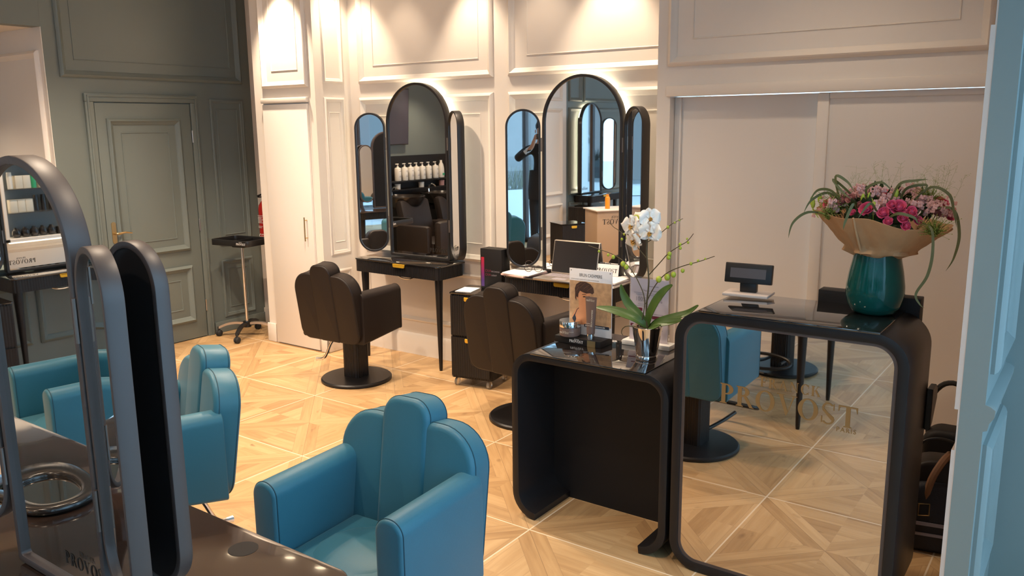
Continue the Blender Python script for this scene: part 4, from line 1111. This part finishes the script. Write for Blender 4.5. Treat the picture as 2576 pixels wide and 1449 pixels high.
b = new(); bx(b, -.115, .066, -.05, .05, 0, .285, .002); o = obj('colour_box', b, 'blackmatt', None, (2.365, 1.725, .0), (0, 0, R_(0)))
tag(o, 'tall black box with a red to violet stripe standing between the two wall stations', 'box')
o.location.z = .665
b = new(); bx(b, -.108, -.082, -.0507, -.0502, .02, .225); obj('colour_stripe', b, 'stripe', o)
b = new(); text(b, 'DIA', (-.074, -.0503, .125), (1, 0, 0), (0, -1, 0), .018, squash=1.3); text(b, 'DIA', (-.074, -.0503, .098), (1, 0, 0), (0, -1, 0), .017, squash=1.3); obj('lettering', b, 'magtxt', o)
b = new(); text(b, 'RICHESSE', (-.020, -.0503, .125), (1, 0, 0), (0, -1, 0), .011, squash=1.1); text(b, 'LIGHT', (-.020, -.0503, .098), (1, 0, 0), (0, -1, 0), .011, squash=1.1); obj('subtitle', b, 'greytxt', o)

# ================================================================== DRAWER TROLLEY
def drawer_trolley(label, loc, rz):
    t = thing('drawer_trolley', label, 'drawer trolley', loc, rz)
    b = new(); fluted(b, -.16, .16, -.15, .15, .02, .062, .655, .018, .004); obj('body', b, 'black', t)
    b = new(); prism(b, rrect(-.163, .163, -.155, .155, .02), 'xy', .656, .664, .001, .001, 1); obj('top', b, 'glassblk', t)
    for z0, z1 in ((.37, .645), (.08, .355)):
        b = new(); fluted(b, -.15, .15, -.162, -.151, .002, z0, z1, .018, .003); d = obj('drawer', b, 'black', t)
        b = new(); prism(b, rrect(-.034, .034, z1-.033, z1-.005, (.012, .012, .002, .002)), 'xz', -.172, -.164, .001, .001, 1); obj('drawer_tab', b, 'yellow', d)
    for sx in (-1, 1):
        for sy in (-1, 1):
            b = new(); cyl(b, (sx*.125-.010, sy*.12, .027), (sx*.125+.010, sy*.12, .027), .026, 20); cyl(b, (sx*.125, sy*.12, .05), (sx*.125, sy*.12, .062), .008, 10); obj('caster', b, 'clearpl', t)
    return t
dt = drawer_trolley('black fluted drawer trolley on clear casters between the wall stations', (2.275, 1.63, 0), R_(10))
sheet('paper_sheet', 'small white sheet on the drawer trolley between the wall stations', 'paper', (2.20, 1.59), .12, .16, .003, R_(14), 'paper', tz=.6645)
dt2 = dup(dt, (-.26, -3.58, 0), R_(95), 'black fluted drawer trolley by the mirrored station on the green wall, seen in mirrors')

# ================================================================== TRAY TROLLEYS AND EXTINGUISHER
def tray_trolley(label, loc, rz):
    t = thing('tray_trolley', label, 'tray trolley', loc, rz)
    b = new(); ring(b, rrect(-.215, .215, -.145, .145, .035), rrect(-.200, .200, -.130, .130, .028), 'xy', .812, .862, bevel=.003)
    prism(b, rrect(-.205, .205, -.135, .135, .03), 'xy', .812, .820); bx(b, -.004, .004, -.13, .13, .82, .85); tr = obj('tray', b, 'blackpl', t)
    b = new(); box(b, (0, 0, .80), (.14, .10, .03), .01); obj('tray_mount', b, 'blackpl', t)
    b = new(); serif(b, 'PROVOST', (.088, -.1455, .825), (1, 0, 0), (0, -1, 0), .018, gap=.05); serif(b, 'FRANCK', (.120, -.1455, .8465), (1, 0, 0), (0, -1, 0), .006); obj('lettering', b, 'whitetxt', tr)
    b = new(); cyl(b, (0, 0, .10), (0, 0, .80), .0135, 20); obj('pole', b, 'chrome', t)
    b = new(); cyl(b, (0, 0, .085), (0, 0, .135), .034, 20); obj('hub', b, 'blackpl', t)
    for a, m_ in ((205, 'silver'), (25, 'silver'), (295, 'blackpl'), (115, 'blackpl')):
        c, s_ = math.cos(R_(a)), math.sin(R_(a)); b = new()
        P = [(.02, .118), (.10, .122), (.18, .108), (.25, .078)]
        q = new(); rows = []
        for r, z in [(p.x, p.z) for p in smooth_path([(x, 0, z_) for x, z_ in P], 5)]:
            rows.append([q.verts.new((r*c-o_*s_, r*s_+o_*c, z+dz)) for o_, dz in ((-.016, -.010), (.016, -.010), (.016, .010), (-.016, .010))])
        for A, B_ in zip(rows, rows[1:]):
            for i in range(4): q.faces.new((A[i], A[(i+1) % 4], B_[(i+1) % 4], B_[i]))
        q.faces.new(rows[0][::-1]); q.faces.new(rows[-1]); bmesh.ops.recalc_face_normals(q, faces=q.faces); _merge(b, q)
        lg = obj('leg', b, m_, t)
        b = new(); x, y = .255*c, .255*s_
        cyl(b, (x, y, .05), (x, y, .085), .010, 10); ball(b, (x-.012, y, .029), (.012, .028, .028)); ball(b, (x+.012, y, .029), (.012, .028, .028)); obj('caster', b, 'rubber', lg)
    return t
tray_trolley('black tray trolley on a chrome pole standing in the corner by the grey-green door', (-.24, 1.555, 0), R_(8))
tray_trolley('black tray trolley by the wash alcove, seen only in the left wall mirror', (-.15, .42, 0), R_(85))

t = thing('fire_extinguisher', 'red fire extinguisher on the wall beside the white pillar', 'fire extinguisher', (-.345, 1.921, .775))
b = new(); lathe(b, [(0, 0), (.062, 0), (.070, .012), (.070, .30), (.064, .335), (.045, .365), (.026, .385), (.02, .40), (0, .40)], seg=36); bd = obj('cylinder', b, 'red', t)
b = new(); cyl(b, (0, 0, .40), (0, 0, .43), .018, 14); box(b, (0, -.035, .435), (.022, .11, .012), .003, rot=Matrix.Rotation(R_(14), 4, 'X')); box(b, (0, -.035, .412), (.022, .09, .010), .003); obj('valve', b, 'blackpl', t)
b = new(); tube(b, [(.02, 0, .41), (.06, .0, .43), (.085, 0, .36), (.085, 0, .20), (.083, 0, .10)], .009, 8, sm=5); obj('hose', b, 'rubber', t)
b = new()
for i, z in enumerate((.245, .232, .222, .212, .202, .192, .182, .150, .138)): bx(b, -.035, .035-.01*(i % 3), -.0708, -.0703, z, z+.004)
text(b, 'CO2', (-.03, -.0706, .055), (1, 0, 0), (0, -1, 0), .032, bold=.03); obj('lettering', b, 'whitetxt', bd)
b = new(); bx(b, -.03, .03, .068, .078, .1, .38); obj('wall_bracket', b, 'steel', t)

# ================================================================== BAGS BEHIND THE DESK
t = thing('handbag', 'black woven handbag with tan leather strap on the floor between desk and wall', 'handbag', (5.315, .86, 0), R_(12))
b = new(); prism(b, rrect(-.15, .15, 0, .31, (.05, .05, .09, .09)), 'xz', -.09, .09, .03, .03, 4); obj('body', b, 'bag', t, angle=60)
b = new(); prism(b, rrect(-.15, .15, .20, .40, (.02, .02, .12, .12)), 'xz', -.06, .07, .03, .03, 4); obj('flap', b, 'brownlea', t, angle=60)
b = new(); tube(b, [(-.06, -.075, .24), (-.045, -.085, .33), (-.01, -.06, .40), (.02, -.02, .425)], .015, 8, sm=4); obj('leather_strap', b, 'bagbrown', t)
b = new(); tube(b, [(-.10, -.02, .36), (-.09, -.03, .46), (-.03, -.03, .49), (.04, -.02, .47), (.07, 0, .39)], .006, 8, sm=5); obj('handle', b, 'blackpl', t)
b = new(); tube(b, [(-.085, -.096, .22), (-.045, -.096, .225), (-.045, -.098, .175), (-.085, -.098, .17)], .003, 6, closed=True); obj('buckle', b, 'brass', t)
b = new(); bx(b, -.15, .15, -.0935, -.089, .125, .140); bx(b, -.15, .15, -.0935, -.089, .08, .093); obj('trim_band', b, 'greytxt', t)
t = thing('shoulder_bag', 'dark shoulder bag standing against the white wall, behind the woven handbag', 'bag', (5.30, 1.20, 0))
b = new(); prism(b, rrect(-.12, .12, 0, .42, (.03, .03, .08, .08)), 'xz', -.07, .07, .03, .03, 4); obj('body', b, 'blackmatt', t, angle=60)
b = new(); tube(b, [(-.10, 0, .38), (-.11, 0, .52), (-.05, 0, .62), (.03, 0, .60), (.08, 0, .40)], .012, 8, sm=5); obj('strap', b, 'rubber', t)

# ================================================================== WASH ALCOVE (seen in the left wall mirror)
t = thing('wall_screen', 'dark wall screen hung high in the wash alcove', 'screen', (AX, -1.30, 1.55))
b = new(); box(b, (.05, 0, .36), (.04, .46, .70), .004, rot=Matrix.Rotation(R_(3), 4, 'Y')); o = obj('housing', b, 'blackpl', t)
b = new(); box(b, (.0715, 0, .36), (.002, .44, .68), 0, rot=Matrix.Rotation(R_(3), 4, 'Y')); obj('display', b, 'tv', o)
b = new(); bx(b, 0, .035, -.1, .1, .2, .5); obj('wall_mount', b, 'blackpl', t)
t = thing('wall_shelf_unit', 'black wall shelf carrying white pump bottles in the wash alcove', 'shelf', (AX, -1.65, .86))
b = new(); bx(b, 0, .02, -.85, .85, 0, .56); obj('back_panel', b, 'blackmatt', t)
for z in (.13, .235):
    b = new(); bx(b, .02, .16, -.85, .85, z, z+.015); obj('shelf_board', b, 'blackmatt', t)
ordn = ['first', 'second', 'third', 'fourth', 'fifth', 'sixth', 'seventh', 'eighth']
def pump_bottle():
    b = new(); lathe(b, [(0, 0), (.040, 0), (.042, .004), (.042, .150), (.036, .164), (.014, .170), (0, .170)], seg=24); o = obj('pump_bottle', b, 'whiteprod', None)
    b = new(); cyl(b, (0, 0, .170), (0, 0, .188), .013, 12); cyl(b, (0, 0, .188), (0, 0, .206), .005, 8); box(b, (.0, .012, .211), (.018, .050, .012), .003); obj('pump_head', b, 'whiteprod', o)
    b = new(); bx(b, .0405, .0425, -.014, .014, .050, .057); bx(b, .0405, .0425, -.010, .010, .068, .072); bx(b, .0405, .0425, -.012, .012, .118, .123); obj('label_print', b, 'greytxt', o)
    return o
pb = pump_bottle()
ys = [-1.86+.066*i for i in range(8)][::-1]
for i, y in enumerate([-1.278, -1.405, -1.520, -1.630, -1.745, -1.870, -2.005]):
    o = pb if i == 0 else copy_tree(pb); o.location = (AX+.085, y, 1.1105)
    tag(o, 'white pump bottle on the black wash shelf, %s from the screen' % ordn[i], 'bottle', 'pump bottles on the wash shelf')
b = new(); lathe(b, [(0, 0), (.040, 0), (.042, .005), (.041, .12), (.030, .175), (.016, .20), (.016, .23), (0, .23)], (0, 0, 0), 24); o = obj('shampoo_bottle', b, 'whiteprod', None, (AX+.085, -2.125, 1.1105), label='wider white bottle with a green label at the end of the wash shelf', cat='bottle')
b = new(); bx(b, .0405, .0425, -.02, .02, .03, .06); obj('green_label', b, 'greenprod', o)
for i, (y, m_, l) in enumerate(((-1.26, 'whiteprod', 'small white tub on the lower wash shelf, nearest the screen'), (-1.71, 'whiteprod', 'white printed tub in the middle of the lower wash shelf'), (-2.12, 'palerose', 'pink tub at the far end of the lower wash shelf'))):
    b = new(); lathe(b, [(0, 0), (.036, 0), (.036, .05), (.038, .052), (.038, .068), (0, .068)], seg=24); obj('hair_mask_tub', b, m_, None, (AX+.09, y, 1.0055), label=l, cat='tub')
def wash_unit(y, label):
    t = thing('wash_unit', label, 'wash unit', (-1.10, y, 0), 0)
    b = new(); s = new(); prof = [(.0, .0), (.12, .0), (.20, .06), (.245, .15), (.25, .17), (.235, .17), (.19, .075), (.11, .025), (0, .022)]
    lathe(b, prof, (-.22, 0, .78), 32, cap=False, mtx=Matrix.Diagonal((1.15, 1, 1, 1))); obj('basin', b, 'darkprod', t, angle=60)
    b = new(); bx(b, -.36, -.14, -.14, .14, 0, .80, .03); obj('pedestal', b, 'blackmatt', t)
    b = new(); tube(b, [(-.40, .02, .95), (-.40, .02, 1.02), (-.34, .02, 1.05), (-.28, .02, 1.02)], .011, 10, sm=4); obj('tap', b, 'chrome', t)
    b = new(); bx(b, -.05, .50, -.28, .28, .12, .45, .05); obj('seat', b, 'brownlea', t)
    b = new(); box(b, (-.03, 0, .66), (.12, .52, .52), .045, rot=Matrix.Rotation(R_(-14), 4, 'Y')); obj('backrest', b, 'brownlea', t)
    for s_ in (-1, 1):
        b = new(); bx(b, -.05, .46, s_*.30-.05, s_*.30+.05, .12, .64, .04); obj('armrest', b, 'brownlea', t)
    b = new(); bx(b, .50, .62, -.30, .30, .20, .70, .05); obj('leg_rest', b, 'brownlea', t)
    return t
wash_unit(-1.05, 'black backwash basin with seat in the alcove, nearer the grey-green door')
wash_unit(-1.75, 'black backwash basin with seat in the alcove, further from the grey-green door')

# ================================================================== PRODUCT SHELVES (seen in the mirrors)
t = thing('product_shelving', 'lit product shelving with glass shelves on the white partition wall', 'shelving', (2.3, -5.37, 0))
b = new(); bx(b, -.25, -.002, -.40, -.37, .70, 1.75); bx(b, -.25, -.002, .37, .40, .70, 1.75); bx(b, -.25, -.002, -.40, .40, 1.72, 1.75); bx(b, -.25, -.002, -.40, .40, .70, .73); obj('carcass', b, 'white2', t)
b = new(); bx(b, -.03, -.004, -.37, .37, .73, 1.72); obj('back_panel', b, 'facadedk', t)
zs = (.745, .985, 1.22, 1.46)
for z in zs[1:]:
    b = new(); bx(b, -.235, -.03, -.368, .368, z-.008, z); obj('glass_shelf', b, 'acrylic', t)
for y in (-.355, .355):
    b = new(); bx(b, -.05, -.035, y-.006, y+.006, .74, 1.70); obj('led_strip', b, 'led', t)
b = new(); bx(b, -.20, -.19, -.36, .36, .685, .695); obj('led_strip', b, 'led', t)
kinds = {
 'box': lambda b: bx(b, -.03, .03, -.035, .035, 0, .125, .001),
 'pot': lambda b: lathe(b, [(0, 0), (.036, 0), (.036, .055), (.038, .057), (.038, .075), (0, .075)], seg=20),
 'tall': lambda b: lathe(b, [(0, 0), (.024, 0), (.025, .12), (.022, .14), (.022, .16), (0, .16)], seg=20),
 'round': lambda b: lathe(b, [(0, 0), (.03, .004), (.042, .035), (.036, .07), (.018, .088), (.018, .10), (0, .10)], seg=20)}
rows = [(zs[0]-.012, [('pot', 'darkprod')]*2+[('round', 'darkprod')]*5), (zs[1]+.001, [('box', 'whiteprod'), ('tall', 'darkprod'), ('tall', 'darkprod'), ('tall', 'darkprod'), ('tall', 'darkprod'), ('box', 'beigeprod'), ('box', 'beigeprod'), ('box', 'beigeprod')]), (zs[2]+.001, [('tall', 'orangeprod'), ('tall', 'whiteprod'), ('box', 'beigeprod'), ('box', 'beigeprod'), ('tall', 'greenprod'), ('box', 'beigeprod'), ('box', 'beigeprod'), ('tall', 'whiteprod')]), (zs[3]+.001, [('tall', 'redprod'), ('tall', 'orangeprod'), ('pot', 'whiteprod'), ('tall', 'whiteprod'), ('round', 'whiteprod')])]
cname = {'darkprod': 'dark', 'beigeprod': 'cream', 'greenprod': 'green', 'whiteprod': 'white', 'orangeprod': 'orange', 'redprod': 'red'}
kname = {'box': ('product_carton', 'carton'), 'pot': ('cosmetic_pot', 'pot'), 'tall': ('hair_product_bottle', 'bottle'), 'round': ('round_flask', 'flask')}
rname = ['lowest', 'second', 'third', 'top']
for ri, (z, items) in enumerate(rows):
    n_ = len(items)
    for i, (k, m_) in enumerate(items):
        y = -5.37-.30+.60*(i+.5)/n_
        b = new(); kinds[k](b)
        obj(kname[k][0], b, m_, None, (2.3-.14, y, z), label='%s %s on the %s shelf of the lit shelving, %s from the front wall' % (cname[m_], kname[k][1], rname[ri], ordn[i]), cat=kname[k][1], group='products on the lit shelving')

# podium with name lettering and small things, in the right mirror
t = thing('retail_podium', 'beige podium with dark lettering beyond the tables, seen only in the right wall mirror', 'podium', (.76, -2.50, 0), R_(38+90))
b = new(); bx(b, -.24, .24, -.20, .20, 0, .76, .004); o = obj('body', b, 'tanpanel', t)
b = new(); serif(b, 'PROVOST', (-.19, -.2005, .60), (1, 0, 0), (0, -1, 0), .062, gap=.05); serif(b, 'FRANCK', (-.08, -.2005, .675), (1, 0, 0), (0, -1, 0), .025); obj('lettering', b, 'blacktxt', o)
b = new(); bx(b, -.26, .26, -.22, .22, .76, .775, .002); obj('top', b, 'white2', t)
b = new(); lathe(b, [(0, 0), (.030, 0), (.031, .13), (.024, .145), (.018, .15), (.018, .175), (0, .175)], seg=24); obj('spray_bottle', b, 'orangeprod', None, (.78, -2.42, .7755), label='orange bottle standing on the beige podium, seen only in the right wall mirror', cat='bottle')
drawer_trolley('black fluted drawer trolley beside the beige podium, seen only in the right wall mirror', (.62, -1.75, 0), R_(120))

# ================================================================== THE PERSON WITH THE PHONE (seen in the mirror)
PH = (5.766+.582*.30, -2.857-.813*.30)
def person():
    V, E_, Rr = [], [], []
    def v(p, r, parent=None):
        V.append(p); Rr.append(r if isinstance(r, tuple) else (r, r)); i = len(V)-1
        if parent is not None: E_.append((parent, i))
        return i
    pel = v((0, .02, .96), (.155, .12)); sp = v((0, .015, 1.14), (.150, .115), pel); ch = v((0, .02, 1.34), (.165, .125), sp); ub = v((0, .02, 1.47), (.12, .095), ch); nk = v((0, .01, 1.565), (.056, .056), ub)
    hd = v((0, -.005, 1.66), (.072, .085), nk); ht = v((0, -.0, 1.745), (.082, .100), hd); v((0, .01, 1.81), (.062, .075), ht)
    for s_ in (-1, 1):
        sh = v((s_*.18, .02, 1.465), (.072, .07), ub); ua = v((s_*.27, -.03, 1.40), (.066, .066), sh); el = v((s_*.345, -.10, 1.335), (.060, .060), ua)
        fa = v((s_*.23, -.185, 1.42), (.050, .050), el); wr = v((s_*.125, -.242, 1.50), (.027, .030), fa); pm = v((s_*.100, -.262, 1.57), (.020, .034), wr)
        kn = v((s_*.091, -.272, 1.605), (.018, .032), pm)
        for k, (dz, l) in enumerate(((.028, .9), (.010, 1.), (-.008, .95), (-.026, .75))):
            a = v((s_*.084, -.285, 1.632+dz*.8), .0085, kn); c = v((s_*.072, -.294-.002*k, 1.635+dz), .0078, a); v((s_*(.066-.006*l), -.291, 1.636+dz), .0068, c)
        th = v((s_*.078, -.258, 1.598), .0095, pm); v((s_*.058, -.262, 1.612), .0085, th)
        hp = v((s_*.095, .02, .90), (.105, .11), pel); kn2 = v((s_*.105, .0, .52), (.070, .072), hp); ank = v((s_*.11, .03, .11), (.048, .052), kn2); v((s_*.118, -.07, .045), (.045, .035), ank); v((s_*.122, -.14, .035), (.040, .028), len(V)-1)
    me = bpy.data.meshes.new('p'); me.from_pydata(V, E_, []); o = bpy.data.objects.new('p', me); COL.objects.link(o)
    m = o.modifiers.new('s', 'SKIN'); m.use_smooth_shade = True; m.branch_smoothing = .4
    sv = me.skin_vertices[0].data
    for i, r in enumerate(Rr): sv[i].radius = r
    sv[0].use_root = True
    ss = o.modifiers.new('ss', 'SUBSURF'); ss.levels = 2; ss.render_levels = 2
    dg = bpy.context.evaluated_depsgraph_get(); em = bpy.data.meshes.new_from_object(o.evaluated_get(dg))
    b_ = new(); b_.from_mesh(em); bpy.data.objects.remove(o)
    for f in b_.faces:
        c = f.calc_center_median(); hand = c.y < -.244 and c.z > 1.46; f.material_index = 1 if (hand or (c.z > 1.545 and abs(c.x) < .12 and c.y > -.16)) else 0
        if .0 < c.y+.244 < .018 and c.z > 1.40 and c.z < 1.6 and abs(c.x) > .1: f.material_index = 2
        if c.z < .085: f.material_index = 3
    return b_
pr = thing('person', 'person in a dark suit raising a phone to the face, seen only in the mirrors', 'person', (PH[0], PH[1], 0), R_(215.6))
bd = obj('body', person(), ['suit', 'skin', 'shirt', 'darkprod'], pr, angle=180)
b = new(); ball(b, (0, .022, 1.775), (.090, .105, .085), u=20, v=14); ball(b, (0, -.04, 1.835), (.07, .06, .03)); obj('hair', b, 'hair', pr, angle=180)
b = new(); ball(b, (0, -.098, 1.70), (.012, .016, .022)); ball(b, (-.088, .0, 1.705), (.008, .016, .026)); ball(b, (.088, .0, 1.705), (.008, .016, .026)); obj('nose_and_ears', b, 'skin', bd, angle=180)
for s_ in (-1, 1):
    b = new(); ball(b, (s_*.030, -.089, 1.725), (.012, .006, .006)); obj('eye', b, 'whitetxt', bd)
    b = new(); ball(b, (s_*.030, -.0945, 1.725), (.005, .003, .005)); obj('iris', b, 'hair', bd)
b = new(); ball(b, (0, -.093, 1.662), (.022, .006, .006)); obj('mouth', b, 'dusk', bd)
b = new()
prism(b, [(-.02, 1.50), (.02, 1.50), (.045, 1.42), (0, 1.22), (-.045, 1.42)], 'xz', -.118, -.095, .004, .0); obj('shirt_front', b, 'shirt', pr)
b = new(); s = new()
for k in range(24):
    pass
lathe(b, [(.190, .78), (.196, .90), (.184, 1.05), (.172, 1.18)], (0, .018, 0), 40, cap=False, mtx=Matrix.Diagonal((1, .80, 1, 1))); bmesh.ops.solidify(b, geom=b.faces[:], thickness=.006); s.free(); obj('jacket_skirt', b, 'suit', pr)
b = new(); box(b, (0, -.279, 1.638), (.150, .008, .074), .003); ph = obj('phone', b, 'darkprod', None, label='dark phone held up in both hands by the person', cat='phone')
ph.location = (PH[0], PH[1], 0); ph.rotation_euler = (0, 0, R_(215.6))
b = new(); bx(b, -.07, .07, -.2752, -.2747, 1.605, 1.671); obj('phone_screen', b, 'tv', ph)

# ================================================================== LIGHTS
WARM = (1.0, .785, .58)
def spot(x, y, label, power, size=70, blend=.6, col=WARM, aim=None, rad=.03):
    t = thing('ceiling_spotlight', label, 'ceiling light', (x, y, H), 0, 'recessed ceiling spotlights')
    b = new(); ring(b, [(.070*math.cos(2*PI*i/28), .070*math.sin(2*PI*i/28)) for i in range(28)], [(.055*math.cos(2*PI*i/28), .055*math.sin(2*PI*i/28)) for i in range(28)], 'xy', -.010, -.0005, bevel=.002); obj('trim_ring', b, 'whitetxt', t)
    b = new(); lathe(b, [(0, -.004), (.054, -.004), (.054, -.001), (0, -.001)], seg=28); obj('lens', b, 'lamp', t)
    l = bpy.data.lights.new('spot', 'SPOT'); l.energy = power; l.color = col; l.spot_size = R_(size); l.spot_blend = blend; l.shadow_soft_size = rad
    lo = bpy.data.objects.new('spot_beam', l); COL.objects.link(lo); lo.parent = t; lo.location = (0, 0, -.03)
    if aim: 
        d = Vector(aim)-Vector((x, y, H-.03)); lo.rotation_euler = d.to_track_quat('-Z', 'Y').to_euler()
    return t
wall_spots = [(.43, 1.30, 185, (.43, 1.57, 1.6)), (.93, 1.64, 78, (.90, 1.94, 1.5)), (1.42, 1.60, 16, (1.3, 1.94, 1.4)), (2.04, 1.64, 66, (2.04, 1.94, 1.5)), (3.14, 1.64, 84, (3.14, 1.94, 1.5)), (2.62, 1.60, 18, (2.62, 1.94, 1.4))]
names_w = ['in front of the pillar cupboard', 'at the left end of the back wall', 'above the left wall station', 'between the wall stations', 'right of the laptop station', 'above the laptop station']
for (x, y, p, am), nm in zip(wall_spots, names_w): spot(x, y, 'small round ceiling spotlight close to the wall, '+nm, p, 64, .7, aim=am)
grid = [(.75, .15, 220), (1.9, .6, 230), (3.0, .3, 130), (4.6, .75, 32), (.4, -.8, 200), (1.8, -1.2, 170), (3.2, -1.4, 110), (4.6, -1.1, 85), (.5, -2.7, 55), (2.0, -3.0, 100), (3.7, -3.2, 60), (1.0, -4.8, 170)]
gl = ['round ceiling spotlight over the tray trolley', 'round ceiling spotlight over the left dark chair', 'round ceiling spotlight over the right dark chair', 'round ceiling spotlight behind the tall desk',
      'round ceiling spotlight in front of the wash alcove', 'round ceiling spotlight over the open floor left of the teal chairs', 'round ceiling spotlight over the farther glass table', 'round ceiling spotlight over the front teal chair',
      'round ceiling spotlight by the beige wall stretch', 'round ceiling spotlight over the rear drawer trolley', 'round ceiling spotlight on the camera side of the glass table', 'round ceiling spotlight over the floor far from the lit shelving']
for i, (x, y, p) in enumerate(grid): spot(x, y, gl[i], p, 118, .8, rad=.05)
spot(1.6, -5.35, 'added round ceiling spotlight brightening the product shelving', 170, 80, .8, aim=(2.2, -5.37, 1.1))  # unseen lamp added to brighten the shelved products
spot(-1.25, -.6, 'round spotlight in the alcove ceiling by the white end wall', 60, 110, .8)
spot(-1.25, -1.6, 'round spotlight in the alcove ceiling over the basins', 60, 110, .8)
for o in [o for o in bpy.data.objects if o.type == 'EMPTY' and 'alcove ceiling' in o.get('label', '')]: o.location.z = 2.51

wd = bpy.data.worlds.new('sky'); scn.world = wd; wd.use_nodes = True
bg = wd.node_tree.nodes['Background']; bg.inputs[0].default_value = (.45, .72, 1.0, 1); bg.inputs[1].default_value = 4.4

# ================================================================== CAMERA
cam = bpy.data.cameras.new('camera'); co = bpy.data.objects.new('camera', cam); COL.objects.link(co)
cam.sensor_fit = 'HORIZONTAL'; cam.sensor_width = 36; cam.lens = 36*2097.98649/2576; cam.clip_start = .01
r = Vector((0.81396788, 0.58082087, -0.01016946)); u = Vector((-0.10245991, 0.16077592, 0.98165833)); f = Vector((-0.57180264, 0.79799638, -0.19037729))
co.matrix_world = Matrix(((r.x, u.x, -f.x, 5.76569), (r.y, u.y, -f.y, -2.85743), (r.z, u.z, -f.z, 1.77776), (0, 0, 0, 1)))
scn.camera = co
scn.view_settings.view_transform = 'Standard'; scn.view_settings.look = 'None'; scn.view_settings.exposure = 0; scn.view_settings.gamma = 1; scn.view_settings.use_curve_mapping = False
scn.cycles.use_denoising = True
scn.cycles.max_bounces = 9; scn.cycles.glossy_bounces = 6; scn.cycles.diffuse_bounces = 4; scn.cycles.transmission_bounces = 6; scn.cycles.transparent_max_bounces = 8
scn.cycles.sample_clamp_indirect = 6
